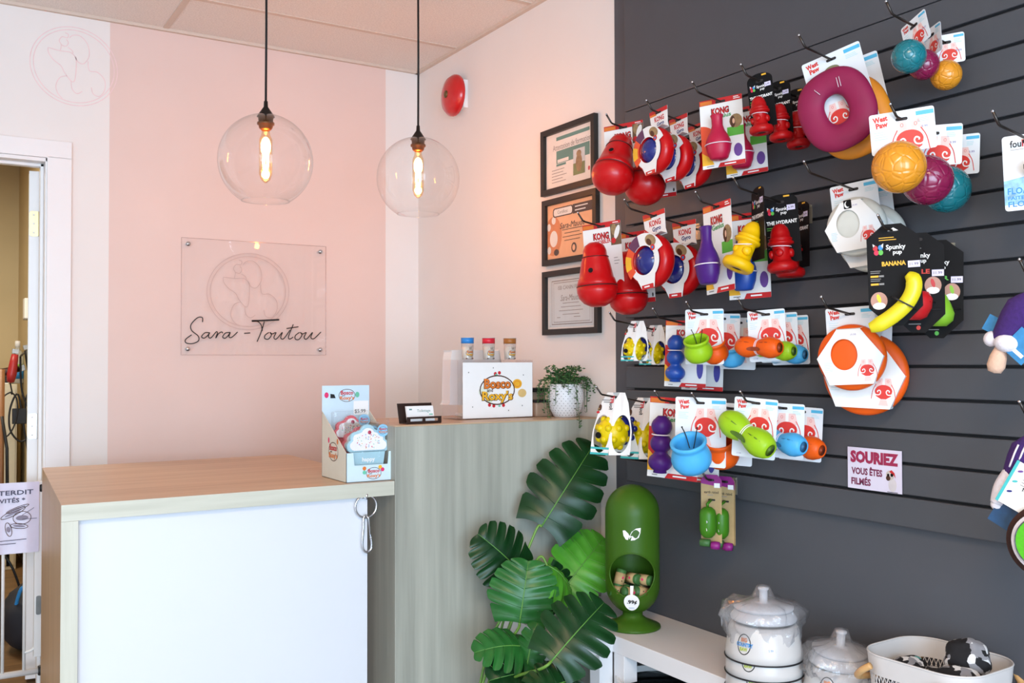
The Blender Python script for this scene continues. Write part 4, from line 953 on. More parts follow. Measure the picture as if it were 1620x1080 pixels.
# clippers on a hook with looped cords
p = backroom(33, 580, 2.1); hx, hz = p.x, p.z
for i, (dx, dz, L, m, rt, nm, lb) in enumerate(((-0.03, -0.005, 0.17, mat('red_clipper', '#a5272b', 0.4), 8, 'hair_clipper', 'red hair clipper hanging by its cord in the back room'), (0.035, 0.02, 0.18, rubber, -12, 'hair_clipper', 'black hair clipper hanging beside the red one'), (0.0, -0.09, 0.17, mat('brown_dryer', '#3b2420', 0.4), 75, 'pet_dryer', 'dark brown hand dryer hanging under the clippers'))):
    t = thing(nm, lb, 'grooming tool', (hx+dx, 2.1+0.035*i, hz+dz+0.08), 0, None, ry=rt)
    b = MB(); b.lathe([(0, 0.0), (0.018, -0.004), (0.022, -0.05), (0.026, -L*0.7), (0.02, -L*0.95), (0, -L)], m, 16); b.build('body', t)
    b = MB(); b.bbox(-0.018, -0.012, 0.0, 0.018, 0.012, 0.028, steel, 0.002); b.build('blade', t)
    b = MB(); a = 0.05+0.015*i; b.tube(spline([(0, 0, -L), (0.02*(-1)**i, 0.01, -L-0.06)]+[(0.012*(-1)**i+a*math.sin(2*PI*k/9), 0.012, -L-0.05-0.13+0.13*math.cos(2*PI*k/9)) for k in range(10)], 5), 0.0045, rubber, 6); b.build('cord', t)
t = thing('cable_bundle', 'black cable loops hanging below the clippers in the back room', 'cable', (hx, 2.14, hz-0.24)); b = MB()
b.tube(spline([(0.0, 0, 0.30), (0.01, 0, 0.1), (0.06, 0, -0.05), (0.045, 0, -0.16), (0.0, 0, -0.19), (-0.05, 0, -0.12), (-0.05, 0, 0.0), (-0.01, 0, 0.08), (0.02, 0, -0.1), (0.05, 0, -0.32), (0.06, 0, -0.55)], 6), 0.006, rubber, 6); b.build('cable', t)
b = MB(); b.bbox(-0.04, -0.012, -0.09, 0.035, 0.012, 0.0, rubber); b.build('plug_block', t)
b = MB(); b.tube([(0, 0.012, 0.30), (0.03, 0.01, 0.33), (-1.452-hx, 0.0, 0.33)], 0.006, steel); b.build('hook', t)
p = backroom(3, 620, 1.0)
t = thing('wooden_stick', 'brown wooden stick at the left edge of the doorway view, over a black strap', 'stick', (p.x, 1.0, 0.0)); b = MB(); b.tube([(0, 0, 0), (0, 0, 1.22)], 0.012, mat('brown_stick', '#8a5a34', 0.5), 8); b.build('shaft', t)
b = MB(); b.tube([(0.03, -0.015, 0.3), (0.022, -0.015, 0.85), (0.0, -0.014, 1.0)], 0.008, rubber, 6); b.build('strap', t)
p = at(52, 905, Z=0.15)
t = thing('dark_bag', 'dark blue bag lying on the floor behind the gate', 'bag', (-1.60, 0.62, 0)); b = MB(); b.ell((0, 0, 0.14), 0.10, 0.16, 0.14, mat('dark_blue_cloth', '#23242c', 0.8), 28); b.wrap(lambda v: Vector((v.x, v.y, max(0.0, v.z)))*(1+0.12*noise.noise(v*14)), 0); b.wrap(lambda v: Vector((v.x, v.y, max(0.001, v.z))), 0); b.build('cloth', t)
b = MB(); b.tube(spline([(-0.05, -0.1, 0.2), (-0.02, -0.14, 0.30), (0.05, -0.1, 0.2)], 6), 0.008, bluep2, 6); b.build('handle', t)
t = thing('low_table', 'black low box on the back room floor at the left edge', 'box', (-1.83, 1.05, 0)); b = MB(); b.bbox(-0.15, -0.2, 0.0, 0.13, 0.2, 0.5, rubber); b.build('case', t)
b = MB(); b.tube(spline([(0.135, -0.1, 0.4), (0.2, -0.14, 0.30), (0.3, -0.1, 0.01), (0.42, -0.08, 0.01)], 6), 0.006, rubber, 6); b.build('cord', t)
# ---------------------------------------------------------------- display hooks
hookm = mat('dark_steel_hook', '#4a4440', 0.3, 0.9); galv = mat('galvanised_plate', '#c9bda6', 0.35, 0.7)
cardw = mat('white_card', '#eeece8', 0.4, var=0.01); cardg = mat('pale_card', '#e4e9ec', 0.4, var=0.015); cardk = mat('black_card', '#0c0b0d', 0.65, var=0.1, spec=0.2); kongred = mat('red_card_print', '#c81e22', 0.4)
slot_m = mat('hang_slot_shadow', '#2a2422', 0.7)
SLOPE = 0.16
class Hook: pass
def hook(ex, ey, L, label, dy=0.0):
    p = at(ex, ey, X=-L); h = Hook(); h.L, h.Y, h.z = L, p.y, p.z
    t = thing('display_hook', label, 'hook', (-0.0245, p.y, p.z-SLOPE*L), -90, 'steel display hooks on the slat wall')
    b = MB(); b.box(-0.016, -0.002, -0.032, 0.016, 0.0, 0.012, galv); b.box(-0.016, -0.006, 0.010, 0.016, 0.0, 0.016, galv); b.build('bracket', t)
    b = MB(); l = L-0.0245; b.tube([(0, 0, 0.0), (0, -l+0.004, SLOPE*l), (0, -l-0.001, SLOPE*l+0.003), (0, -l-0.018, SLOPE*l+0.024)], 0.0028, hookm, 8); b.build('rod', t)
    b = MB(); b.ell((0, -l-0.0185, SLOPE*l+0.0248), 0.0032, 0.0032, 0.0032, chrome, 8); b.build('tip', t)
    h.at = lambda d: Vector((-d, p.y, p.z-SLOPE*(L-d)-0.0035)); return h
def hang(name, label, cat, h, d, yaw=20, roll=0, tilt=0, group=None):
    return thing(name, label, cat, h.at(d), -90+yaw, group, rx=tilt, ry=-roll)
T_ = 0.0006
def slot(b, y=-T_-0.0003, w=0.014, x=0, z=0.0): b.flat(rrect(x-w, z-0.0035, x+w, z+0.003, 0.003, 3), y, slot_m)
def bars(b, x, z, w, n, dz, m, y, h=0.0012):
    rnd = random.Random(int(abs(x)*9999)+n)
    for i in range(n): b.rect(x, z-i*dz-h, x+w*rnd.uniform(0.6, 1), z-i*dz, y, m)

# --- red card cards
def red_card(b, w, h, top, name, sub_m, sub_h=0.5, photo=False, band=False, chip=True):
    x0, x1, z1, z0 = -w/2, w/2, top, top-h; y = -T_
    b.prism(rrect(x0, z0, x1, z1, 0.003, 3), y, 0, cardw)
    y1 = y-0.0003
    b.rect(x0, z1-h*0.075, x1, z1, y1, kongred)
    if chip: b.rect(x0+0.002, z1-h*0.07, x0+w*0.3, z1-h*0.015, y1-0.0003, orgp)
    bars(b, x1-w*0.2, z1-h*0.018, w*0.18, 2, h*0.024, whitep, y1-0.0003, h*0.011)
    b.flat([(x0, z0+h*0.12)]+[(x0+w*0.36*math.sin(PI*i/12*0.5)*1.0*math.cos(0)*(1), z0+h*(0.12+0.54*(i/12))) for i in []]+[(x0+w*0.40*math.cos(R(a)), z0+h*0.36+h*0.27*math.sin(R(a))) for a in range(-60, 91, 10)]+[(x0, z0+h*0.63)], y1, kongred if not band else mat('orange_red_print', '#e2502a', 0.45))
    b.text('KONG', 0.0-w*0.02, z1-h*0.185, h*0.10, ink, y1-0.0004, 0.06, w=w*0.42); b.text('KONG', 0.0-w*0.02, z1-h*0.185, h*0.095, kongred, y1-0.0007, 0.035, w=w*0.39)
    b.text(name, w*0.02, z1-h*0.265, h*0.06*(1 if sub_h == 0.5 else 1.3), sub_m, y1-0.0004, 0.03, w=w*(0.42 if len(name) > 4 else 0.26), rot=4)
    if band:
        b.rect(x0+w*0.62, z0+h*0.42, x1, z0+h*0.55, y1, mat('green_print', '#5db43e', 0.45))
        b.flat(ellipse(x1-w*0.17, z0+h*0.63, w*0.15, h*0.10, 14), y1-0.0002, tan); b.flat(ellipse(x1-w*0.24, z0+h*0.62, w*0.06, h*0.085, 12), y1-0.0004, brnp); b.flat(ellipse(x1-w*0.22, z0+h*0.63, w*0.03, h*0.04, 10), y1-0.0006, mat('skin_print', '#e3b695', 0.5))
        b.flat(ellipse(x1-w*0.15, z0+h*0.21, w*0.10, h*0.095, 16), y1-0.0003, mat('purple_print', '#6a4590', 0.45))
        b.flat([(x0, z0+h*0.05), (x0+w*0.28, z0+h*0.05), (x0+w*0.22, z0+h*0.14), (x0, z0+h*0.24)], y1-0.0003, yelp)
    b.flat([(x0+w*0.36, z0), (x1, z0), (x1, z0+h*0.062), (x0+w*0.42, z0+h*0.062)], y1-0.0004, kongred); b.rect(x0, z0, x0+w*0.36, z0+h*0.055, y1-0.0002, cardw); bars(b, x0+w*0.52, z0+h*0.042, w*0.3, 1, 1, whitep, y1-0.0008, h*0.018); bars(b, x0+w*0.10, z0+h*0.035, w*0.18, 1, 1, greyink, y1-0.0008, h*0.012)
    if photo:
        b.rect(x1-w*0.27, z1-h*0.33, x1, z1-h*0.04, y1-0.0003, mat('brown_photo_print', '#6b5138', 0.5, var=0.3, scale=60)); b.flat(ellipse(x1-w*0.18, z1-h*0.12, w*0.07, h*0.08, 12), y1-0.0005, tan); b.flat(ellipse(x1-w*0.1, z1-h*0.16, w*0.06, h*0.10, 12, rot=-20), y1-0.0006, paper); b.flat(ellipse(x1-w*0.2, z1-h*0.27, w*0.06, h*0.04, 12), y1-0.0007, kongred)
        bars(b, x0+w*0.06, z1-h*0.44, w*0.2, 4, h*0.035, whitep, y1-0.0004, h*0.014); bars(b, x1-w*0.22, z1-h*0.5, w*0.16, 3, h*0.04, greyink, y1-0.0004, h*0.008); b.flat(ellipse(x1-w*0.06, z0+h*0.1, w*0.02, h*0.03, 8), y1-0.0004, ink)
    slot(b, y1-0.001)
gloss_red = mat('glossy_red_rubber', '#c40b10', 0.30, var=0.05, scale=6, coat=0.08, spec=0.35); seam = mat('dark_seam', '#3a0b0c', 0.6)
strap_w = mat('white_elastic', '#e8dde4', 0.6); strap_k = mat('black_elastic', '#141214', 0.6)
def wobbler(h, d, label, yaw, roll, tilt=0, s=1.0, hole=True):
    t = hang('treat_dispenser_toy', label, 'dog toy', h, d, yaw, roll, 0, 'large red treat dispenser toys')
    b = MB(); red_card(b, 0.130, 0.225 if tilt == 0 else 0.195, 0.012, 'WOBBLER', kongred, photo=True, chip=True); b.build('backing_card', t)
    b = MB(); PRF = [(0.0, -0.062), (0.022, -0.060), (0.042, -0.050), (0.054, -0.036), (0.0605, -0.018), (0.0615, -0.001)]
    PR2 = [(0.0605, 0.001), (0.058, 0.012), (0.0555, 0.022), (0.052, 0.026), (0.048, 0.048), (0.0435, 0.072), (0.0395, 0.0855), (0.0395, 0.0895), (0.0365, 0.0925), (0.0355, 0.108), (0.029, 0.123), (0.016, 0.132), (0, 0.134)]
    o = Vector((0.004, -0.064 if tilt == 0 else -0.082, -0.190 if tilt == 0 else -0.150)); rm = Matrix.Rotation(R(tilt), 4, 'X')
    b.T = Matrix.Translation(o) @ rm @ Matrix.Scale(s, 4); b.lathe(PRF+[(0.0, -0.001)], gloss_red, 44); b.lathe([(0, 0.001)]+PR2, gloss_red, 44); b.build('toy_body', t)
    b = MB(); b.T = Matrix.Translation(o) @ rm; b.lathe([(0.0615, -0.0017), (0.0619, 0), (0.0608, 0.0017)], seam, 44); b.tube([(0.0402*math.cos(2*PI*i/36), 0.0402*math.sin(2*PI*i/36), 0.0875) for i in range(36)], 0.0013, seam, 6, True); b.build('seam', t)
    if hole:
        b = MB(); b.T = Matrix.Translation(o) @ rm @ Matrix.Rotation(R(9), 4, 'Z'); a = Vector((0, -0.0495, 0.044))
        b.T = b.T @ Matrix.Translation(a) @ Matrix.Rotation(R(-8), 4, 'X'); b.lathe([(0.0085, -0.0012), (0.0075, -0.001), (0, -0.0006)], cardk, 20, axis='y'); b.tube([(0.0082*math.cos(2*PI*i/20), -0.0008, 0.0082*math.sin(2*PI*i/20)) for i in range(20)], 0.0009, gloss_red, 6, True); b.build('treat_hole', t)
navy = mat('glossy_navy', '#1a2372', 0.18, var=0.05, coat=0.4)
purp_p = mat('plum_print', '#5b2f55', 0.45)
def gyro(h, d, label, yaw, roll, s=1.0):
    t = hang('ring_ball_toy', label, 'dog toy', h, d, yaw, roll, 0, 'red rings with a blue ball')
    cz, R1 = -0.135, 0.076
    b = MB(); b.T = Matrix.Translation((0, -0.030, cz)); b.torus((0, 0, 0), 0.060, 0.060, 0.018, gloss_red, 48, 16, ry=0.025); b.build('ring', t)
    b = MB(); b.ell((-0.004, -0.034, cz), 0.0445, 0.036, 0.0445, navy, 32); b.build('ball', t)
    b = MB(); b.T = Matrix.Translation((-0.018, -0.0635, cz+0.014)); b.lathe([(0.006, 0.0), (0, 0.0005)], cardk, 14, axis='y'); b.build('treat_hole', t)
    b = MB(); y = -0.0575
    top = [(-0.044, 0.012), (0.044, 0.012), (0.040, -0.045), (0.044, -0.062), (-0.044, -0.062), (-0.040, -0.045)]
    b.prism(top, -0.001, 0.0, cardw); b.rect(-0.044, -0.002, 0.044, 0.012, -0.0014, kongred); b.rect(-0.042, -0.007, -0.010, 0.000, -0.0017, orgp)
    b.text('KONG', 0.002, -0.020, 0.018, kongred, -0.0016, 0.035, w=0.046); b.text('Gyro', 0.006, -0.040, 0.017, navy, -0.0016, 0.03, w=0.034, rot=4); b.flat([(-0.041, -0.030), (-0.012, -0.056), (-0.044, -0.062)], -0.0015, kongred); slot(b, -0.002)
    # bridge over the ring
    v = [(-0.044, -0.001, -0.060), (0.044, -0.001, -0.060), (0.056, -0.040, -0.062), (0.034, y, -0.078), (-0.034, y, -0.078), (-0.05, -0.040, -0.062)]
    b.add(v, [(0, 1, 2, 5), (5, 2, 3, 4)], cardw)
    # the crescent in front: right hand half ring, tab at the bottom, coloured patches at the left
    out = [(0.078*math.sin(R(a)), cz+0.078*math.cos(R(a))) for a in range(-50, 75, 8)]; inn = [(0.043*math.sin(R(a))-0.004, cz+0.043*math.cos(R(a))) for a in range(74, -51, -8)]
    b.prism(out+inn, y-0.0006, y, cardw)
    out = [(0.050*math.sin(R(a)), cz+0.050*math.cos(R(a))) for a in range(70, 215, 8)]; inn = [(0.041*math.sin(R(a))-0.004, cz+0.041*math.cos(R(a))) for a in range(214, 69, -8)]
    out = [(0.056*math.sin(R(a)), cz+0.056*math.cos(R(a))) for a in range(70, 150, 8)]+[(0.026, cz-0.082), (-0.022, cz-0.082)]+[(0.064*math.sin(R(a)), cz+0.064*math.cos(R(a))) for a in range(215, 246, 8)]; inn = [(0.0415*math.sin(R(a))-0.004, cz+0.0415*math.cos(R(a))) for a in range(244, 69, -8)]
    b.prism(out+inn, y-0.0006, y, cardw); b.rect(-0.022, cz-0.083, 0.024, cz-0.070, y-0.0009, kongred); bars(b, -0.012, cz-0.074, 0.026, 1, 1, whitep, y-0.0013, 0.004)
    def patch(a0, a1, r0, r1, m, dy):
        b.flat([(r1*math.sin(R(a)), cz+r1*math.cos(R(a))) for a in range(a0, a1+1, 5)]+[(r0*math.sin(R(a))-0.002, cz+r0*math.cos(R(a))) for a in range(a1, a0-1, -5)], y-dy, m)
    patch(-50, -15, 0.045, 0.078, purp_p, 0.001); patch(-125, -50, 0.045, 0.076, mat('orange_red_print', '#e2502a', 0.45), 0.0009); patch(-105, -70, 0.052, 0.077, yelp, 0.0013)
    b.flat(ellipse(0.030, cz+0.052, 0.022, 0.016, 16, rot=-30), y-0.0012, tan); b.flat(ellipse(0.024, cz+0.048, 0.012, 0.008, 12, rot=-50), y-0.0015, brnp); b.flat(ellipse(0.036, cz+0.030, 0.009, 0.009, 14), y-0.0016, kongred); b.flat(ellipse(0.036, cz+0.030, 0.004, 0.004, 10), y-0.0019, bluep2)
    b.build('card_sleeve', t)
    t.scale = (s, s, s)
def bottle(h, d, label, m, yaw, roll, s=1.0, wide=False, back=False):
    t = hang('bottle_toy', label, 'dog toy', h, d, yaw, roll, 0, 'bottle shaped treat toys on cards')
    b = MB(); red_card(b, 0.118*(1 if not wide else 1.0), 0.185*s, 0.010, 'Genius', mat('green_ink', '#3f9a57', 0.5), band=True); b.build('backing_card', t)
    b = MB(); z0 = -0.178*s*0.98+0.02; P = [(0.0, 0.0), (0.020, 0.001), (0.024, 0.004), (0.0305, 0.022), (0.0335, 0.040), (0.0325, 0.054), (0.027, 0.068), (0.019, 0.082), (0.0145, 0.098), (0.0150, 0.118), (0.0175, 0.127), (0.0165, 0.1285), (0.012, 0.1265), (0, 0.1262)]
    b.T = Matrix.Translation((-0.002, -0.0325*s*0.9, -0.162*s)) @ Matrix.Diagonal((1.0*s**0.3, 0.9, 0.93*s, 1)); b.lathe(P, m, 36); b.lathe([(0.0341, 0.0405), (0.0346, 0.0415), (0.0341, 0.0425)], m, 36); b.build('toy_body', t)
    b = MB(); b.T = Matrix.Translation((-0.002, -0.0325*s*0.9, -0.162*s)) @ Matrix.Diagonal((1.0*s**0.3, 0.9, 0.93*s, 1)); b.tube([(0.0350*math.sin(R(a)), -0.0350*math.cos(R(a)), 0.043) for a in range(-100, 101, 10)], 0.0014, strap_w, 6); b.build('strap', t)
def bumps(h, d, label, m, yaw, roll, s=1.0):
    t = hang('three_bump_toy', label, 'dog toy', h, d, yaw, roll, 0, 'three bump treat toys on cards')
    b = MB(); red_card(b, 0.128, 0.190, 0.010, 'Genius', mat('green_ink', '#3f9a57', 0.5)); b.flat([(-0.064, -0.165), (-0.030, -0.165), (-0.036, -0.14), (-0.064, -0.115)], -0.0013, yelp); b.flat(ellipse(0.045, -0.125, 0.010, 0.030, 16), -0.0014, mat('violet_blue_print', '#4b4aa0', 0.5)); b.build('backing_card', t)
    b = MB(); b.T = Matrix.Translation((-0.018, -0.028, -0.100)) @ Matrix.Scale(1.0, 4); P = [(0, -0.066), (0.016, -0.065)]
    for cz in (-0.040, 0.004, 0.044):
        r = 0.0285 if cz < 0 else 0.0255 if cz < 0.04 else 0.0245
        P += [(r*math.cos(R(a)), cz+0.023*math.sin(R(a))) for a in range(-58, 59, 12)]
    P += [(0.010, 0.068), (0, 0.068)]; b.lathe(P, m, 32); b.build('toy_body', t)
    b = MB(); b.T = Matrix.Translation((-0.018, -0.028, -0.100)); b.tube([(0.0215*math.sin(R(a)), -0.0225*math.cos(R(a)), 0.0245) for a in range(-100, 101, 10)], 0.0016, strap_w, 6); b.build('strap', t)
    t.scale = (s, s, s)

# --- black card toys
def spunky_text(b, x, z, k, y):
    for dx, dz, m in ((-0.006, 0.006, redp), (0.005, 0.007, bluep2), (-0.004, -0.004, mat('crimson_ink', '#d3204a', 0.5)), (0.005, -0.004, mat('leaf_ink', '#58b545', 0.5))): b.flat(ellipse(x+dx*k, z+dz*k, 0.0052*k, 0.006*k, 10), y, m)
    b.flat([(x-0.010*k, z+0.006*k), (x-0.011*k, z+0.016*k), (x-0.004*k, z+0.010*k)], y, whitep); b.flat([(x+0.010*k, z+0.006*k), (x+0.011*k, z+0.016*k), (x+0.004*k, z+0.010*k)], y, whitep)
    b.text('Spunky', x+0.016*k, z+0.005*k, 0.014*k, whitep, y, 0.02, w=0.040*k, al='l'); b.text('pup', x+0.030*k, z-0.008*k, 0.009*k, whitep, y, 0.02, al='l')
lilac = mat('lilac_sticker', '#ddd6f0', 0.5)
def hydrant(h, d, label, m, yaw, roll, s=1.0, tx=0.0, tilt=0.0, face=0, group='hydrant shaped toys on black cards'):
    t = hang('hydrant_toy', label, 'dog toy', h, d, yaw, roll, 0, group)
    b = MB(); w = 0.075*s; z1, z0 = 0.016, -0.158*s*0.86
    b.prism([(-w/2, z0), (w/2, z0), (w/2, z1-0.014)]+ellipse(0, z1-0.014, w/2, 0.018, 12, 0, 180)[1:], -T_, 0, cardk); y = -T_-0.0003
    spunky_text(b, -w*0.30, -0.020*s, 0.72*s, y); b.text('THE HYDRANT', 0, -0.045*s, 0.0085*s, whitep, y, 0.035, w=w*0.90)
    b.rect(w*0.18, -0.020*s, w*0.42, -0.008*s, y-0.0004, lilac); b.text('6.99', w*0.3, -0.014*s, 0.005*s, ink, y-0.0007, 0); b.rect(w*0.1, 0.012, w*0.28, 0.016, y-0.0004, yelp); bars(b, -w*0.45, -0.055*s, w*0.5, 2, 0.005, mat('leaf_ink', '#58b545', 0.5), y, 0.002); bars(b, -w*0.45, -0.075*s, w*0.22, 6, 0.006, greyink, y, 0.001)
    slot(b, y-0.0006, 0.010, 0, 0); b.build('backing_card', t)
    b = MB(); k = s*0.92; b.T = Matrix.Translation((tx, -0.030*k, -0.115*s)) @ Matrix.Rotation(R(tilt), 4, 'Y') @ Matrix.Rotation(R(face), 4, 'X') @ Matrix.Scale(k, 4)
    b.lathe([(0.012, -0.0445), (0.014, -0.047), (0.030, -0.0475), (0.0355, -0.042), (0.0365, -0.035), (0.034, -0.027), (0.027, -0.024), (0.0215, -0.019), (0.0205, 0.0), (0.0205, 0.012), (0.0225, 0.016), (0.0305, 0.018), (0.0305, 0.0235), (0.027, 0.025), (0.026, 0.028), (0.0275, 0.029), (0.0275, 0.032), (0.0235, 0.034), (0.0225, 0.045), (0.0185, 0.057), (0.011, 0.066), (0.0, 0.069)], m, 36)
    b.lathe([(0.0, -0.047), (0.012, -0.0445)], mat('dark_bore', '#241a10', 0.7), 24)
    for c in (-1, 1): b.lathe([(0.0085, 0.018), (0.0105, 0.019), (0.0105, 0.026), (0.006, 0.029), (0, 0.0295)] if c > 0 else [(0, -0.0295), (0.006, -0.029), (0.0105, -0.026), (0.0105, -0.019), (0.0085, -0.018)], m, 20, (0, 0, -0.004), 'x')
    b.lathe([(0.0, -0.0255), (0.006, -0.025), (0.0095, -0.022), (0.0095, -0.017)], m, 20, (0, 0, -0.003), 'y'); b.build('toy_body', t)
    b = MB(); b.T = Matrix.Translation((tx, -0.030*k, -0.115*s)) @ Matrix.Rotation(R(tilt), 4, 'Y') @ Matrix.Scale(k, 4); b.tube([(0.0235*math.sin(R(a)), -0.0235*math.cos(R(a)), 0.013-0.002*math.sin(R(a))) for a in range(-115, 116, 10)], 0.0012, strap_w, 6); b.build('strap', t)
HEX = [(-0.053, -0.015), (-0.018, 0.014), (0.018, 0.014), (0.053, -0.015), (0.054, -0.165), (0.014, -0.205), (-0.014, -0.205), (-0.054, -0.165)]
def fruit_card(h, d, label, nm, kind, cat, yaw, roll, fm, inkm, word):
    t = hang(nm, label, 'dog toy', h, d, yaw, roll, 0, 'fruit shaped toys on black cards')
    b = MB(); b.prism(HEX, -T_, 0, cardk); y = -T_-0.0003
    spunky_text(b, -0.030, -0.042, 0.98, y); bars(b, -0.028, -0.014, 0.05, 2, 0.005, yelp if kind == 'banana' else greyink, y, 0.0015)
    b.text(word, 0.0, -0.071, 0.010, inkm, y, 0.035, w=0.048); b.rect(0.028, -0.082, 0.052, -0.068, y-0.0004, lilac); b.text('11.99', 0.040, -0.075, 0.006, ink, y-0.0008, 0)
    for z in (-0.095, -0.112): b.rect(-0.048, z-0.004, -0.032, z, y, inkm); b.rect(-0.031, z-0.004, -0.021, z, y, greyink); bars(b, -0.048, z+0.010, 0.024, 2, 0.004, greyink, y, 0.0015)
    cx, cz = (-0.033, -0.150) if kind == 'banana' else (0.030, -0.102)
    b.flat(ellipse(cx, cz, 0.017, 0.019, 24), y, mat('hand_print', '#b98a78', 0.5)); b.flat(ellipse(cx, cz-0.011, 0.013, 0.0075, 18), y-0.0003, whitep); b.flat(ellipse(cx, cz+0.005, 0.004, 0.010, 12, rot=15), y-0.0005, fm)
    bars(b, -0.02, -0.185, 0.04, 1, 1, greyink, y, 0.0018); b.flat(ellipse(0, -0.194, 0.0045, 0.005, 12), y, inkm)
    slot(b, y-0.0006, 0.010, 0, 0); b.flat([(-0.010, -0.001), (0.012, -0.001), (0.002, 0.006)], y-0.0012, whitep) if kind == 'banana' else None
    b.build('backing_card', t)
    b = MB()
    if kind == 'banana':
        c = [(0.026, -0.098), (0.038, -0.112), (0.036, -0.135), (0.020, -0.162), (-0.008, -0.186), (-0.035, -0.202), (-0.053, -0.208)]
        P = spline([(x, -0.019, z) for x, z in c], 5); n = len(P); rr = []
        for i in range(n):
            u = i/(n-1); rr.append(max(0.004, 0.0185*min(1, 0.42+u*4.2)*min(1, 0.60+(1-u)*2.2)))
        b.tube(P, rr, fm, 6)
    elif kind == 'apple':
        b.T = Matrix.Translation((-0.006, -0.028, -0.145)); b.lathe([(0, -0.030), (0.012, -0.033), (0.024, -0.027), (0.034, -0.008), (0.036, 0.012), (0.028, 0.027), (0.014, 0.030), (0.004, 0.024), (0, 0.023)], fm, 32); b.tube([(0, 0, 0.024), (0.002, 0, 0.04)], 0.0025, brnp)
    else:
        b.T = Matrix.Translation((0.008, -0.026, -0.145)); b.lathe([(0, -0.034), (0.014, -0.034), (0.027, -0.022), (0.030, -0.006), (0.022, 0.016), (0.014, 0.032), (0.006, 0.042), (0, 0.043)], fm, 32); b.tube([(0, 0, 0.042), (0.003, 0, 0.055)], 0.0025, brnp)
    b.build('toy_body', t)
    b = MB()
    if kind == 'banana': b.strip([(-0.003, -0.146), (0.036, -0.170)], 0.0028, -0.040, strap_k); b.tube([(-0.006, -0.006, -0.143), (-0.003, -0.040, -0.146), (0.036, -0.034, -0.170), (0.040, -0.004, -0.172)], 0.0016, strap_k, 6)
    else: b.tube([(-0.045, -0.001, -0.146), (-0.028, -0.060, -0.144), (0.012, -0.060, -0.143), (0.048, -0.001, -0.141)] if kind == 'pear' else [(-0.046, -0.001, -0.143), (-0.036, -0.045, -0.142), (-0.006, -0.0648, -0.141), (0.024, -0.045, -0.140), (0.034, -0.001, -0.139)], 0.0014, strap_k, 6)
    b.build('strap', t)

# --- white card toys with the red dog muzzle
wp_red = mat('red_orange_print', '#d8342c', 0.45); wp_pink = mat('pale_pink_print', '#efc9c2', 0.45); wp_blue = mat('sky_blue_print', '#4fb3d9', 0.45); wp_mint = mat('pale_mint_print', '#b9dbe2', 0.45)
def muzzle(b, x, z, k, y):
    b.flat([(x-0.030*k, z+0.004*k), (x-0.022*k, z+0.034*k), (x+0.022*k, z+0.034*k), (x+0.030*k, z+0.004*k)], y, wp_pink); b.rect(x-0.004*k, z+0.006*k, x+0.004*k, z+0.036*k, y-0.0002, cardw)
    for sx in (-1, 1): b.strip(ellipse(x+sx*0.014*k, z+0.024*k, 0.0028*k, 0.004*k, 10), 0.0008*k, y-0.0003, wp_red, True); b.strip([(p.x, p.y) for p in spline([Vector((x+sx*0.024*k, z+0.014*k, 0)), Vector((x+sx*0.034*k, z-0.006*k, 0)), Vector((x+sx*0.039*k, z-0.036*k, 0))], 5)], 0.0020*k, y-0.0003, wp_red)
    b.flat([(x+0.028*k*math.cos(R(a)), z-0.010*k+0.022*k*math.sin(R(a))) for a in range(0, 181, 12)]+[(x-0.024*k, z-0.026*k), (x-0.008*k, z-0.036*k), (x+0.008*k, z-0.036*k), (x+0.024*k, z-0.026*k)], y-0.0003, wp_red)
    for sx in (-1, 1):
        b.strip([(p.x, p.y) for p in spline([Vector((x+sx*q*k, z-w_*k, 0)) for q, w_ in ((0.029, 0.018), (0.021, 0.022), (0.012, 0.020), (0.009, 0.012), (0.013, 0.006), (0.019, 0.009), (0.018, 0.013))], 4)], 0.0034*k, y-0.0006, cardw)
    b.flat([(x-0.010*k, z-0.038*k), (x+0.010*k, z-0.038*k), (x+0.016*k, z-0.058*k), (x-0.016*k, z-0.058*k)], y, wp_pink)
def wp_card(b, w, h, top, mz=True, k=1.0, y0=0, price=True, mx=0.0, mzz=None):
    x0, x1, z1, z0 = -w/2, w/2, top, top-h; y = y0-T_
    b.prism(rrect(x0, z0, x1, z1, 0.005, 3), y, y0, cardg); y -= 0.0003
    q = w/0.115; q = min(q, 1.1)
    b.text('West', x0+w*0.17, z1-0.011*q, 0.011*q, wp_red, y, 0.05, w=0.027*q, rot=6); b.text('Paw', x0+w*0.19, z1-0.0225*q, 0.011*q, wp_red, y, 0.05, w=0.022*q, rot=6)
    b.rect(x1-w*0.28, z1-0.014*q, x1-0.0015, z1-0.006*q, y, wp_blue); bars(b, x1-w*0.27, z1-0.019*q, w*0.2, 3, 0.0035, wp_mint, y, 0.0014); bars(b, x0+w*0.06, z1-0.036*q, w*0.22, 4, 0.005, wp_mint, y, 0.0013)
    if mz: muzzle(b, x0+w*0.60+mx, mzz if mzz is not None else z1-h*0.43, k, y)
    if price: b.text('17.99', x0+w*0.17, z0+0.008, 0.004, mat('lilac_ink', '#8f86b4', 0.5), y, 0)
    slot(b, y-0.0009, 0.012)
    return y
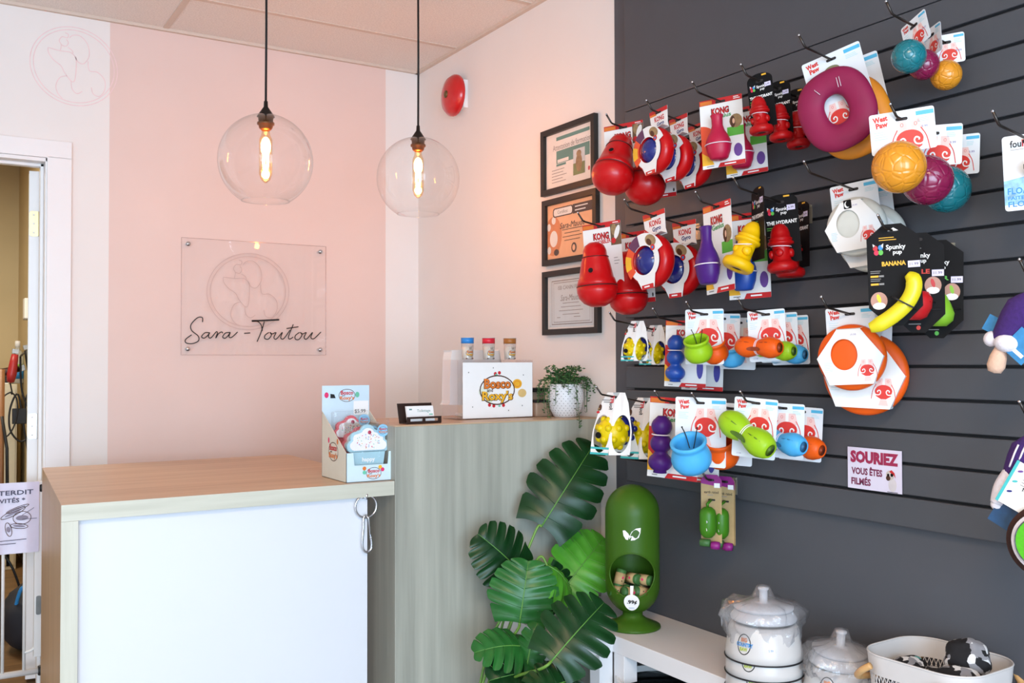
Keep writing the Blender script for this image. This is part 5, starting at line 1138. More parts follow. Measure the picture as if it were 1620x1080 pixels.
def ringtoy(h, d, label, m, yaw, roll, s=1.0):
    t = hang('ring_toy', label, 'dog toy', h, d, yaw, roll, 0, 'big oval ring toys')
    b = MB(); y = wp_card(b, 0.140, 0.195, 0.016, True, 0.8, 0, False, -0.028, -0.130); b.flat(ellipse(-0.004, -0.024, 0.018, 0.010, 18), y-0.0002, mat('olive_print', '#7c7a58', 0.5)); b.build('backing_card', t)
    b = MB(); b.T = Matrix.Translation((-0.012, -0.022, -0.126)) @ Matrix.Rotation(R(-8), 4, 'Y') @ Matrix.Scale(s, 4); b.torus((0, 0, 0), 0.057, 0.067, 0.031, m, 56, 18, ry=0.019, sq=0.84); b.build('toy_body', t)
    b = MB()
    for x in (-0.046, 0.008, 0.014): b.tube([(x, -0.001, -0.040), (x+0.002, -0.043, -0.062 if x > 0 else -0.07), (x+0.012 if x < 0 else x+0.002, -0.044, -0.085)], 0.0007, strap_w, 5)
    b.build('tie', t)
def balltoy(h, d, label, m, r, cw, ch, yaw, roll, bx=-0.006, bz=None, byaw=0, grp='pebbled balls'):
    t = hang('ball_toy', label, 'dog toy', h, d, yaw, roll, 0, grp)
    b = MB(); wp_card(b, cw, ch, 0.018, True, cw/0.115*0.86, 0, False, 0, 0.018-ch*0.62); b.text('9.99', cw*0.34, -0.022, 0.005, mat('lilac_ink', '#8f86b4', 0.5), -0.002, 0); b.build('backing_card', t)
    z = bz if bz is not None else 0.018-ch-r*0.72
    b = MB(); b.T = Matrix.Translation((bx, -r*0.82, z)); b.ell((0, 0, 0), r, r, r, m, 40); b.build('toy_body', t)
OCT = [(-0.030, 0.070), (0.030, 0.070), (0.044, 0.050), (0.084, -0.004), (0.055, -0.075), (-0.055, -0.075), (-0.084, -0.004), (-0.044, 0.050)]
def disc(h, d, label, m, yaw, roll, s, moon=False, grp='flying disc toys in card sleeves'):
    t = hang('flying_disc_toy', label, 'dog toy', h, d, yaw, roll, 0, grp)
    b = MB(); y = wp_card(b, 0.112, 0.075, 0.016, False, 1, 0, False)
    cz = -0.125*s+0.012; yf = -0.034
    o = [(x*s, cz+z*s) for x, z in OCT]; n = 40
    def ray_poly(a):
        dx, dz = math.cos(a), math.sin(a); best = 1e9
        for i in range(len(o)):
            (ax, az), (bx_, bz) = o[i], o[(i+1) % len(o)]; az -= cz; bz -= cz; ex, ez = bx_-ax, bz-az; den = dx*ez-dz*ex
            if abs(den) < 1e-9: continue
            tt = (ax*ez-az*ex)/den; u = (ax*dz-az*dx)/den
            if tt > 0 and -1e-6 <= u <= 1+1e-6: best = min(best, tt)
        return (best*dx, cz+best*dz)
    angs = sorted(set([2*PI*i/n for i in range(n)]+[math.atan2(z-cz, x) % (2*PI) for x, z in o]))
    outer = [ray_poly(a) for a in angs]; hx_, hz_ = -0.014*s, 0.004*s
    inner = [(hx_+0.034*s*math.cos(a), cz+hz_+0.041*s*math.sin(a)) for a in angs]
    b.ringprism(outer, inner, yf-0.0008, yf, cardw)
    v = [(-0.030*s, yf, cz+0.070*s), (0.030*s, yf, cz+0.070*s), (0.035, -0.001, -0.03), (-0.035, -0.001, -0.03)]; b.add(v, [(0, 1, 2, 3)], cardw)
    ob = [(x*s, -0.001, cz+z*s) for x, z in OCT]; of = [(x*s, yf, cz+z*s) for x, z in OCT]
    for i in (3, 5): b.add([of[i], of[i+1], ob[i+1], ob[i]], [(0, 1, 2, 3)], cardg)
    b.add([of[3], of[2], ob[2], ob[3]], [(0, 1, 2, 3)], cardg) if False else None
    muzzle(b, 0.042*s, cz-0.032*s, 0.62*s, yf-0.0011); bars(b, -0.066*s, cz-0.016*s, 0.022*s, 6, 0.0045*s, wp_mint, yf-0.0011, 0.0013)
    b.text('19.99', 0.012*s, cz+0.055*s, 0.005*s, mat('lilac_ink', '#8f86b4', 0.5), yf-0.0012, 0)
    if moon: b.flat(rrect(-0.020*s, cz+0.048*s, 0.003*s, cz+0.074*s, 0.002), yf-0.0012, cardk); b.flat(ellipse(-0.010*s, cz+0.060*s, 0.008*s, 0.010*s, 20), yf-0.0015, whitep); b.flat(ellipse(-0.006*s, cz+0.062*s, 0.0075*s, 0.009*s, 20), yf-0.0018, cardk)
    b.build('card_sleeve', t)
    b = MB(); b.T = Matrix.Translation((0, 0, cz-0.004*s)); r = 0.088*s
    b.lathe([(r*0.98, -0.002), (r, -0.007), (r*0.985, -0.015), (r*0.93, -0.0215), (r*0.80, -0.024), (r*0.62, -0.025), (r*0.58, -0.0285), (r*0.54, -0.029), (0, -0.030)], m, 56, axis='y'); b.lathe([(r*0.90, -0.003), (r*0.98, -0.002)], m, 56, axis='y'); b.lathe([(0, -0.022), (r*0.8, -0.02), (r*0.90, -0.003)], m, 48, axis='y'); b.build('disc', t)
lime = mat('lime_green_rubber', '#98c41c', 0.38, var=0.05, scale=12, spec=0.3); sky = mat('sky_blue_rubber', '#4dade4', 0.38, var=0.05, scale=12, spec=0.3); oran = mat('orange_rubber', '#e65a10', 0.4, var=0.05, scale=12, spec=0.3)
def potty(h, d, label, m, yaw, roll, s=1.0, tilt=30):
    t = hang('pot_toy', label, 'dog toy', h, d, yaw, roll, 0, 'pot shaped treat toys on white cards')
    b = MB(); wp_card(b, 0.118*s**0.8, 0.160*s**0.6, 0.014, True, 1.05, mzz=-0.050); b.build('backing_card', t)
    b = MB(); z0 = -0.138*s; b.T = Matrix.Translation((0.0, -0.040*s, z0)) @ Matrix.Rotation(R(tilt), 4, 'X') @ Matrix.Scale(s, 4)
    b.lathe([(0, 0.0), (0.022, 0.0), (0.034, 0.006), (0.041, 0.018), (0.0425, 0.030), (0.039, 0.044), (0.034, 0.054), (0.0335, 0.058), (0.038, 0.064), (0.0385, 0.069), (0.036, 0.072), (0.033, 0.071), (0.030, 0.067), (0.028, 0.060), (0.029, 0.058), (0.027, 0.050), (0.028, 0.048), (0.027, 0.040), (0.026, 0.020), (0, 0.018)], m, 44); b.build('toy_body', t)
    b = MB(); b.T = Matrix.Translation((0.0, -0.040*s, z0)) @ Matrix.Rotation(R(tilt), 4, 'X') @ Matrix.Scale(s, 4)
    for x in (-0.012, 0.010): b.tube(spline([(x*1.5, 0.024, 0.088), (x*1.0, 0.022, 0.070), (x*0.4, 0.012, 0.045)], 5), 0.0011, strap_k, 6)
    for x in (-0.012, 0.010): b.ell((x*1.5, 0.024, 0.089), 0.002, 0.002, 0.002, strap_k, 8)
    b.build('tie', t)
def qwiz(h, d, label, m, yaw, roll, s=1.0, tilt=8, bx=0.0, bz=-0.085, cw=0.100, turn=0):
    t = hang('tube_bone_toy', label, 'dog toy', h, d, yaw, roll, 0, 'waisted tube toys on white cards')
    b = MB(); wp_card(b, cw, 0.135*s**0.5, 0.012, True, 0.95, mzz=-0.045); b.build('backing_card', t)
    b = MB(); b.T = Matrix.Translation((bx, -0.034*s, bz)) @ Matrix.Rotation(R(turn), 4, 'Z') @ Matrix.Rotation(R(tilt), 4, 'Y') @ Matrix.Scale(s, 4)
    b.lathe([(0.008, -0.052), (0.013, -0.064), (0.0165, -0.065), (0.022, -0.058), (0.0275, -0.044), (0.0285, -0.032), (0.025, -0.016), (0.0205, -0.004), (0.0195, 0.0), (0.0205, 0.004), (0.025, 0.016), (0.0285, 0.032), (0.0275, 0.044), (0.022, 0.058), (0.0165, 0.065), (0.013, 0.064), (0.008, 0.052)], m, 40, axis='x')
    b.build('toy_body', t)
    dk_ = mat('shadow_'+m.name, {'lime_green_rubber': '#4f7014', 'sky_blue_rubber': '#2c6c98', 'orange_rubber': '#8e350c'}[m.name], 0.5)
    b2 = MB(); b2.T = b.T; v = [];
    def surf(x):
        P = [(-0.065, .0165), (-0.044, .0275), (-0.032, .0285), (-0.016, .025), (0, .0195), (0.016, .025), (0.032, .0285), (0.044, .0275), (0.065, .0165)]
        for (a, ra), (c, rc) in zip(P, P[1:]):
            if a <= x <= c: return ra+(rc-ra)*(x-a)/(c-a)
        return 0.0195
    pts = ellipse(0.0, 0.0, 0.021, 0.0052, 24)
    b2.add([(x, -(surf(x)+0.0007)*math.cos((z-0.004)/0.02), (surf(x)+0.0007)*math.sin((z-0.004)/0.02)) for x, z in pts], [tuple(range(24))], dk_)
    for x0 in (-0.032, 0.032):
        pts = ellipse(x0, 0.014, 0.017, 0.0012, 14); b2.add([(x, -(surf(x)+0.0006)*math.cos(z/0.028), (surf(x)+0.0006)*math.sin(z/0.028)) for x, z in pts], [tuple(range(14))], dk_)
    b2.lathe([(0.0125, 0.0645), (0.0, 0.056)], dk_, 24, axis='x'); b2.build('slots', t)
    b = MB(); b.T = b2.T
    for x in (-0.002, 0.002): b.tube([(x, -0.0205*math.cos(R(a)), 0.0205*math.sin(R(a))) for a in range(-110, 111, 12)], 0.0009, strap_w, 6)
    b.build('strap', t)
yel = mat('yellow_rubber', '#e6cb06', 0.33, var=0.06, scale=20, spec=0.35); tealp = mat('teal_band_print', '#3fb3b3', 0.45)
def knob_ball(h, d, label, yaw, s, roll=0):
    t = hang('knobbly_ball_toy', label, 'dog toy', h, d, yaw, roll, 0, 'yellow and blue knobbly balls in card sleeves')
    r = 0.050*s; zc = -0.108*s
    b = MB(); b.T = Matrix.Translation((-0.010*s, 0.0, zc)); b.ell((0, 0, 0), r*0.98, r*0.98, r*1.02, yel, 32)
    for k, (el, n) in enumerate(((-60, 5), (-22, 9), (18, 9), (55, 6))):
        for i in range(n):
            a = 2*PI*(i+0.5*(k % 2))/n; c = math.cos(R(el)); b.ell((0.93*r*c*math.cos(a), 0.93*r*c*math.sin(a), 0.96*r*math.sin(R(el))), 0.22*r, 0.22*r, 0.22*r, yel, 12)
    b.build('ball', t)
    b = MB(); b.T = Matrix.Translation((-0.010*s, 0.0, zc)); b.ell((0.3*r, 0.52*r, 0.22*r), r*0.86, r*0.72, r*0.90, navy, 24)
    for i in range(9): a = 2*PI*i/9; b.ell((0.3*r+0.8*r*math.cos(a), 0.75*r, 0.22*r+0.84*r*math.sin(a)), 0.2*r, 0.2*r, 0.2*r, navy, 10)
    b.build('blue_half', t)
    b = MB(); b.T = Matrix.Translation((-0.034*s, -r*1.0, zc-0.006)); b.lathe([(0.010*s, 0), (0, 0.001)], cardk, 16, axis='y'); b.build('treat_hole', t)
    # tent shaped sleeve: two front panels meeting at a vertical fold, each with a cut-out
    b = MB(); hh = 0.185*s; z1, z0 = 0.014, 0.014-hh
    def panel(fn, flip):
        w = 0.066*s; n = 40; rows = []
        hxc, hzc = w*0.5, zc-0.001; rx, rz = w*0.43, r*1.12
        o = [(0, z0), (w, z0), (w, z1-hh*0.62), (w*0.62, z1), (0, z1)]
        outl = []; inn = []
        for i in range(n):
            a = 2*PI*i/n; dx, dz = math.cos(a), math.sin(a); best = 1e9
            for k in range(len(o)):
                (ax, az), (bx_, bz) = o[k], o[(k+1) % len(o)]; ax -= hxc; bx_ -= hxc; az -= hzc; bz -= hzc; ex, ez = bx_-ax, bz-az; den = dx*ez-dz*ex
                if abs(den) < 1e-12: continue
                tt = (ax*ez-az*ex)/den; u = (ax*dz-az*dx)/den
                if tt > 0 and -1e-5 <= u <= 1+1e-5: best = min(best, tt)
            outl.append((hxc+best*dx, hzc+best*dz)); inn.append((hxc+rx*dx, hzc+rz*dz))
        v = [fn(x, z, 0) for x, z in outl+inn]; b.add(v, [(i, (i+1) % n, n+(i+1) % n, n+i) for i in range(n)], cardw)
        return w
    # u runs from the fold outwards; panels lean out towards the bottom
    def lean(z): return max(0.0, (z1-z)/hh)
    def left(u, z, e): q = lean(z)**0.8; return Vector((0.006-u*0.98, -0.004-q*0.060*s-e+u*0.10, z))
    def right(u, z, e): q = lean(z)**0.8; return Vector((0.006+u*0.84+e*0.6, -0.004-q*0.060*s+u*0.52*q**0.5-e*0.6, z))
    w = panel(left, 0); panel(right, 1)
    def strip_on(fn, pts, m, e=0.0006): b.add([fn(x, z, e) for x, z in pts], [tuple(range(len(pts)))], m)
    strip_on(left, [(0, z0+0.016*s), (w, z0+0.016*s), (w, z0+0.022*s), (0, z0+0.022*s)], tealp); strip_on(left, [(0, z0), (w, z0), (w, z0+0.006*s), (0, z0+0.006*s)], tealp)
    n0 = len(b.v); b.text('fou', -0.0, 0, 0.013*s, ink, 0, 0.02, w=0.020*s, al='l'); b.text('FIT', 0.021*s, 0, 0.013*s, redp, 0, 0.04, w=0.022*s, al='l')
    b.wrap(lambda v: left(0.011*s-v.z, z1-0.052*s+v.x, 0.0007), n0)
    for i, L in enumerate((0.75, 0.6)): strip_on(left, [(0.016*s, z1-0.022*s-0.006*i*s), (0.016*s+0.05*s*L*0.8, z1-0.022*s-0.006*i*s), (0.016*s+0.05*s*L*0.8, z1-0.0245*s-0.006*i*s), (0.016*s, z1-0.0245*s-0.006*i*s)], greyink)
    for du, dz_, ru, rv, m in ((0.050, 0.046, .006, .010, brnp), (0.054, 0.052, .004, .005, tan), (0.055, 0.060, .006, .004, redp)): strip_on(left, [(du*s+x, z1-dz_*s+z) for x, z in ellipse(0, 0, ru*s, rv*s, 12)], m)
    b.add([left(w*0.62, z1, 0), left(0, z1, 0), (0.008, 0.012, z1), (-0.04*s, 0.012, z1)], [(0, 1, 2, 3)], cardw)
    b.add([(-0.055*s, 0.05*s, z0), (0.055*s, 0.05*s, z0), (0.02*s, 0.006, z1), (-0.02*s, 0.006, z1)], [(0, 1, 2, 3)], cardw)
    b.tube([(-0.012, -0.006, 0.001), (0.012, -0.006, 0.001)], 0.002, slot_m, 6)
    b.build('card_sleeve', t)
def bagholder(h, d, label, yaw, s=1.0):
    t = hang('bag_holder', label, 'bag holder', h, d, yaw, 0, 0, 'green waste bag holders on kraft cards')
    b = MB(); w = 0.052; b.prism([(-w/2, -0.165), (w/2, -0.165), (w/2, 0.0), (w*0.3, 0.014), (-w*0.3, 0.014), (-w/2, 0.0)], -T_, 0, kraft); y = -T_-0.0003; mag = mat('magenta_print', '#8c1d78', 0.45)
    b.flat([(-w/2, -0.010), (w/2, -0.018), (w/2, 0.0), (w*0.3, 0.014), (-w*0.3, 0.014), (-w/2, 0.0)], y, mag); b.rect(w*0.14, -0.020, w*0.42, -0.008, y-0.0004, whitep); slot(b, y-0.0007, 0.008)
    b.text('earth rated', 0, -0.032, 0.007, ink, y, 0.01, w=0.036); bars(b, -0.010, -0.039, 0.022, 1, 1, greyink, y, 0.0015); b.flat(rrect(-0.008, -0.055, 0.010, -0.050, 0.002, 2), y, slot_m); b.build('backing_card', t)
    b = MB(); g2 = mat('bright_green_plastic', '#3f7a16', 0.38, var=0.03, spec=0.3); b.T = Matrix.Translation((-0.004, -0.022, -0.108)); b.lathe([(0, -0.042), (0.010, -0.040), (0.018, -0.031), (0.0205, -0.020), (0.0205, 0.022), (0.018, 0.032), (0.010, 0.039), (0, 0.041)], g2, 28)
    b.tube([(0, 0, 0.038), (0, -0.006, 0.048), (0.004, 0.018, 0.056)], 0.004, g2, 6); b.build('holder', t)
    b = MB(); b.T = Matrix.Translation((-0.004, -0.022, -0.108)); n0 = len(b.v)
    b.flat(ellipse(-0.010, 0.010, 0.005, 0.012, 14), 0, cardk); b.flat(ellipse(-0.002, 0.004, 0.006, 0.004, 12), -0.0003, lilac)
    for sx in (-1, 1): b.flat([(sx*0.001-0.004, -0.026), (sx*0.007-0.004, -0.018), (sx*0.005-0.004, -0.012), (sx*0.001-0.004, -0.018)], -0.0003, whitep)
    b.wrap(lambda v: Vector((0.0208*math.sin(v.x/0.0208), -(0.0208-v.y)*math.cos(v.x/0.0208), v.z)), n0); b.build('emblem', t)
    b = MB(); b.lathe([(0, -0.012), (0.010, -0.010), (0.011, 0), (0.010, 0.010), (0, 0.012)], mag, 16, (0.014, -0.020, -0.168), 'x'); b.build('refill_roll', t)
    b = MB(); b.lathe([(0, -0.014), (0.010, -0.012), (0.010, 0.012), (0, 0.014)], rollm, 16, (-0.012, -0.018, -0.163), 'x'); b.build('green_roll', t)
    t.scale = (1.12, 1.12, 1.06)

magen = mat('magenta_rubber', '#8a0a42', 0.65, var=0.06, scale=30); amber = mat('amber_rubber', '#e08a1e', 0.5, var=0.06, scale=30)
mag_b = mat('magenta_pebble', '#830f42', 0.25, var=0.05, bump=0.42, vscale=48, coat=0.3); amb_b = mat('amber_pebble', '#e0921f', 0.25, var=0.05, bump=0.42, vscale=48, coat=0.3); tea_b = mat('teal_pebble', '#0c727c', 0.25, var=0.05, bump=0.42, vscale=48, coat=0.3)
mag_s = mat('magenta_small_pebble', '#830f42', 0.25, var=0.05, bump=0.42, vscale=66, coat=0.3); amb_s = mat('amber_small_pebble', '#e0921f', 0.25, var=0.05, bump=0.42, vscale=66, coat=0.3); tea_s = mat('teal_small_pebble', '#0c727c', 0.25, var=0.05, bump=0.42, vscale=66, coat=0.3)
hyd_y = mat('yellow_hydrant_rubber', '#e8b606', 0.38, var=0.04, spec=0.3); hyd_r = mat('red_hydrant_rubber', '#b00a0e', 0.38, var=0.06, spec=0.3)
mag_k = mat('raspberry_rubber', '#b80c3c', 0.45, var=0.04); purp = mat('purple_rubber', '#471a72', 0.4, var=0.06, spec=0.3); royal = mat('royal_blue_rubber', '#16469c', 0.4, var=0.06, coat=0.1)
glow = mat('glow_white_rubber', '#d6d6cc', 0.45, var=0.02, bump=0.1, scale=60)
# ---------------------------------------------------------------- top row
h = hook(967, 193, 0.27, 'leftmost hook of the top row, carrying red treat dispensers')
wobbler(h, 0.225, 'front red treat dispenser on the leftmost hook of the top row', 24, 2, -30)
wobbler(h, 0.105, 'red treat dispenser behind another on the leftmost hook of the top row', 24, 2, -30)
h = hook(1031, 172, 0.27, 'top row hook carrying three red rings with blue balls')
gyro(h, 0.245, 'front red ring toy with blue ball on the second hook of the top row', 2, 6, 0.84)
gyro(h, 0.172, 'middle one of the three red ring toys on the second hook of the top row', 2, 5, 0.84)
gyro(h, 0.100, 'hindmost of the three red ring toys on the second hook of the top row', 2, 5, 0.84)
h = hook(1104, 144, 0.27, 'top row hook carrying the raspberry red bottle toy')
bottle(h, 0.190, 'raspberry red bottle toy on a white and red card in the top row', mag_k, 26, 3)
bottle(h, 0.105, 'second carded bottle toy half hidden behind the raspberry red one', mag_k, 22, 3)
h = hook(1181, 117, 0.26, 'top row hook carrying red hydrants on black cards')
hydrant(h, 0.215, 'front red hydrant toy on a black card in the top row', hyd_r, 22, 6, 0.88)
hydrant(h, 0.150, 'middle one of three red hydrant toys in the top row', hyd_r, 18, 4, 0.88, 0.01)
hydrant(h, 0.085, 'hindmost of three red hydrant toys in the top row', hyd_r, 14, 4, 0.88, 0.01)
h = hook(1273, 72, 0.27, 'top row hook carrying two big oval ring toys')
ringtoy(h, 0.180, 'big magenta oval ring toy hanging in front in the top row', magen, 22, 14)
ringtoy(h, 0.120, 'amber oval ring toy mostly hidden behind the magenta one', amber, 24, 12)
h = hook(1411, 20, 0.24, 'highest hook at the upper right, carrying three small balls')
balltoy(h, 0.165, 'small teal pebbled ball on the highest hook', tea_s, 0.036, 0.078, 0.068, -14, 16, -0.004)
balltoy(h, 0.105, 'small magenta pebbled ball between the teal and amber ones', mag_s, 0.033, 0.070, 0.065, -22, 6, 0.004)
balltoy(h, 0.056, 'small amber pebbled ball at the back of the highest hook', amb_s, 0.033, 0.078, 0.066, 30, 2, 0.0, bz=-0.080)
h = hook(1418, 182, 0.255, 'hook under the small balls, carrying three large pebbled balls')
balltoy(h, 0.238, 'large amber pebbled ball on a white card', amb_b, 0.054, 0.128, 0.088, 34, 4, -0.012, grp='large pebbled balls')
balltoy(h, 0.130, 'large magenta pebbled ball between the amber and teal ones', mag_b, 0.053, 0.115, 0.088, 30, -2, -0.006, grp='large pebbled balls')
balltoy(h, 0.052, 'large teal pebbled ball nearest the slat wall', tea_b, 0.051, 0.100, 0.088, 20, -2, -0.006, grp='large pebbled balls')
# ---------------------------------------------------------------- second row
h = hook(922, 348, 0.29, 'leftmost hook of the second row, carrying red treat dispensers')
wobbler(h, 0.220, 'front red treat dispenser on the leftmost hook of the second row', 26, 4, 0)
wobbler(h, 0.095, 'red treat dispenser behind another on the leftmost hook of the second row', 24, 3, 0, 1.0, False)
h = hook(996, 328, 0.28, 'second row hook carrying two red rings with blue balls')
gyro(h, 0.190, 'front red ring toy with blue ball in the second row', 6, 8)
gyro(h, 0.075, 'rear red ring toy with blue ball in the second row', 10, 3)
h = hook(1109, 317, 0.27, 'second row hook carrying purple and blue bottle toys')
bottle(h, 0.215, 'purple bottle toy on a card turned edgewise in the second row', purp, -6, 4, 1.28)
bottle(h, 0.105, 'dark blue bottle toy on a card behind the yellow hydrant', royal, 22, 2, 1.25)
h = hook(1169, 295, 0.27, 'second row hook carrying the yellow and red hydrants')
hydrant(h, 0.205, 'yellow hydrant toy hanging at the front in the second row', hyd_y, -26, 0, 1.22, -0.006, 0, -24, 'larger hydrant shaped toys on black cards')
hydrant(h, 0.125, 'red hydrant toy on a black card right behind the yellow hydrant', hyd_r, 30, 4, 1.15, 0.0, 0, 0, 'larger hydrant shaped toys on black cards')
hydrant(h, 0.050, 'hindmost red hydrant toy of the second row, nearest the wall', hyd_r, -18, 0, 1.12, 0.0, 0, 0, 'larger hydrant shaped toys on black cards')
h = hook(1281, 271, 0.27, 'long hook carrying two off white flying discs')
disc(h, 0.120, 'off white flying disc in a white sleeve with a moon mark, in front', glow, 20, 6, 0.80, True)
disc(h, 0.068, 'off white flying disc in a sleeve, behind the one with the moon mark', glow, 20, 6, 0.92, True)
h = hook(1398, 357, 0.25, 'hook carrying the yellow banana toy')
fruit_card(h, 0.222, 'yellow banana toy strapped on a black card', 'banana_toy', 'banana', 'dog toy', 34, 2, mat('banana_yellow', '#e3d21c', 0.4, var=0.05, coat=0.15), yelp, 'BANANA')
fruit_card(h, 0.136, 'red apple toy on a black card behind the banana', 'apple_toy', 'apple', 'dog toy', 34, 0, mat('apple_red', '#c3161c', 0.4, coat=0.15), mat('apple_ink', '#d03020', 0.5), 'APPLE')
fruit_card(h, 0.066, 'green pear toy on a black card nearest the slat wall', 'pear_toy', 'pear', 'dog toy', 30, -1, mat('pear_green', '#86c22c', 0.4, coat=0.15), mat('leaf_ink', '#58b545', 0.5), 'PEAR')
# ---------------------------------------------------------------- third row
h = hook(972, 505, 0.22, 'leftmost hook of the third row, carrying small knobbly balls')
knob_ball(h, 0.135, 'front small yellow knobbly ball in a white sleeve, third row', 30, 0.66)
knob_ball(h, 0.062, 'rear small yellow knobbly ball in a white sleeve, third row', 26, 0.66)
h = hook(1041, 500, 0.24, 'third row hook carrying the blue three bump toy')
bumps(h, 0.135, 'royal blue three bump toy on a red and white card, third row', royal, 24, -2)
bumps(h, 0.070, 'dark purple three bump toy on a card behind the blue one, third row', purp, 24, -2)
h = hook(1094, 490, 0.23, 'third row hook carrying the lime green pot toy')
potty(h, 0.184, 'lime green pot toy on a white card in the third row', lime, 28, 0, 0.90)
potty(h, 0.118, 'orange pot toy on a card behind the lime green pot', oran, 26, -2, 0.84)
potty(h, 0.056, 'blue pot toy on a card nearest the wall behind the lime and orange pots', sky, 26, -2, 0.84)
h = hook(1176, 486, 0.22, 'third row hook carrying the orange waisted tube toy')
qwiz(h, 0.140, 'orange waisted tube toy on a white card in the third row', oran, 24, 3, 0.97, 5, -0.012, -0.084, turn=-14)
qwiz(h, 0.095, 'lime green waisted tube toy behind the orange tube toy', lime, 24, 2, 0.90, 4, -0.004, -0.086, turn=-14)
qwiz(h, 0.054, 'blue waisted tube toy behind the lime tube, third row', sky, 24, 2, 0.90, 4, -0.004, -0.088, turn=-14)
h = hook(1308, 484, 0.21, 'hook carrying two orange flying discs')
disc(h, 0.130, 'orange flying disc in a white sleeve, in front', oran, 28, 3, 0.89, False, 'orange flying discs in card sleeves')
disc(h, 0.066, 'larger orange flying disc hanging behind the front orange disc', oran, 26, -2, 1.12, False, 'orange flying discs in card sleeves')
# ---------------------------------------------------------------- fourth row
h = hook(951, 622, 0.25, 'leftmost hook of the lowest row, carrying large knobbly balls')
knob_ball(h, 0.195, 'front large yellow knobbly ball in a white sleeve, lowest row', 26, 1.0)
knob_ball(h, 0.078, 'rear large yellow knobbly ball in a white sleeve, lowest row', 24, 1.0)
h = hook(1044, 630, 0.24, 'lowest row hook carrying the purple three bump toy')
bumps(h, 0.185, 'purple three bump toy on a red and white card, lowest row', purp, 24, -3, 1.2)
bumps(h, 0.105, 'blue three bump toy on a card behind the purple one, lowest row', royal, 24, -3, 1.2)
h = hook(1103, 634, 0.27, 'lowest row hook carrying the sky blue pot toy')
potty(h, 0.258, 'large sky blue pot toy on a white card in the lowest row', sky, 28, -1, 1.22)
potty(h, 0.150, 'orange pot toy on a card behind the large sky blue pot', oran, 26, -2, 1.05)
h = hook(1180, 632, 0.26, 'lowest row hook carrying the lime green waisted tube toy')
qwiz(h, 0.225, 'lime green waisted tube toy on a white card in the lowest row', lime, 24, -4, 1.22, 24, -0.004, -0.075, 0.112, -16)
qwiz(h, 0.130, 'sky blue waisted tube toy in the lowest row', sky, 26, -2, 1.05, 6, 0.008, -0.082, 0.11, -20)
qwiz(h, 0.062, 'orange waisted tube toy at the right end of the lowest row', oran, 26, -3, 1.05, 6, 0.008, -0.082, 0.11, -20)
h = hook(1118, 756, 0.125, 'short hook under the lowest row, carrying green bag holders')
bagholder(h, 0.108, 'front green bag holder on a kraft card', 34, 1.15)
bagholder(h, 0.055, 'middle green bag holder on a kraft card', 26)
bagholder(h, 0.037, 'hindmost kraft bag holder card, nearest the wall', -16)

# ---------------------------------------------------------------- notice on the slats
a0, a1 = at(1340, 706, X=-0.03), at(1426, 782, X=-0.03)
t = thing('camera_notice', 'white notice with red lettering and a pug picture on the grey slats', 'notice', (-0.0265, (a0.y+a1.y)/2, (a0.z+a1.z)/2), -90)
b = MB(); w, hh = abs(a1.y-a0.y)/2, abs(a0.z-a1.z)/2; b.box(-w, -0.0015, -hh, w, 0.0, hh, lam_p); cr = mat('crimson_lettering', '#a3264f', 0.45); y = -0.0019
b.text('SOURIEZ', 0.0, hh*0.55, hh*0.60, cr, y, 0.06, w=w*1.78); b.text('VOUS ÊTES', -w*0.27, -hh*0.10, hh*0.42, mat('plum_lettering', '#7c2a50', 0.45), y, 0.04, w=w*1.16); b.text('FILMÉS', -w*0.49, -hh*0.60, hh*0.42, mat('plum_lettering', '#7c2a50', 0.45), y, 0.04, w=w*0.74)
px, pz = w*0.62, -hh*0.38; k = hh/0.05*1.02
b.flat(ellipse(px+0.004*k, pz-0.012*k, 0.011*k, 0.016*k, 18), y, mat('pale_pug_print', '#d9d2d4', 0.5)); b.flat(ellipse(px-0.002*k, pz+0.010*k, 0.011*k, 0.011*k, 18), y-0.0003, mat('pale_pug_print2', '#c9bfb6', 0.5)); b.flat(ellipse(px-0.007*k, pz+0.003*k, 0.006*k, 0.006*k, 14), y-0.0006, brnp); b.flat(ellipse(px+0.003*k, pz+0.011*k, 0.0038*k, 0.0042*k, 12), y-0.0006, cardk); b.flat(ellipse(px-0.007*k, pz+0.010*k, 0.003*k, 0.0036*k, 12), y-0.0006, cardk)
b.flat([(px-0.004*k, pz+0.018*k), (px+0.002*k, pz+0.0225*k), (px+0.010*k, pz+0.016*k), (px+0.013*k, pz+0.004*k), (px+0.009*k, pz+0.010*k)], y-0.0006, kongred); b.rect(px-0.010*k, pz-0.0295*k, px+0.018*k, pz-0.028*k, y, ink); b.build('sheet', t)

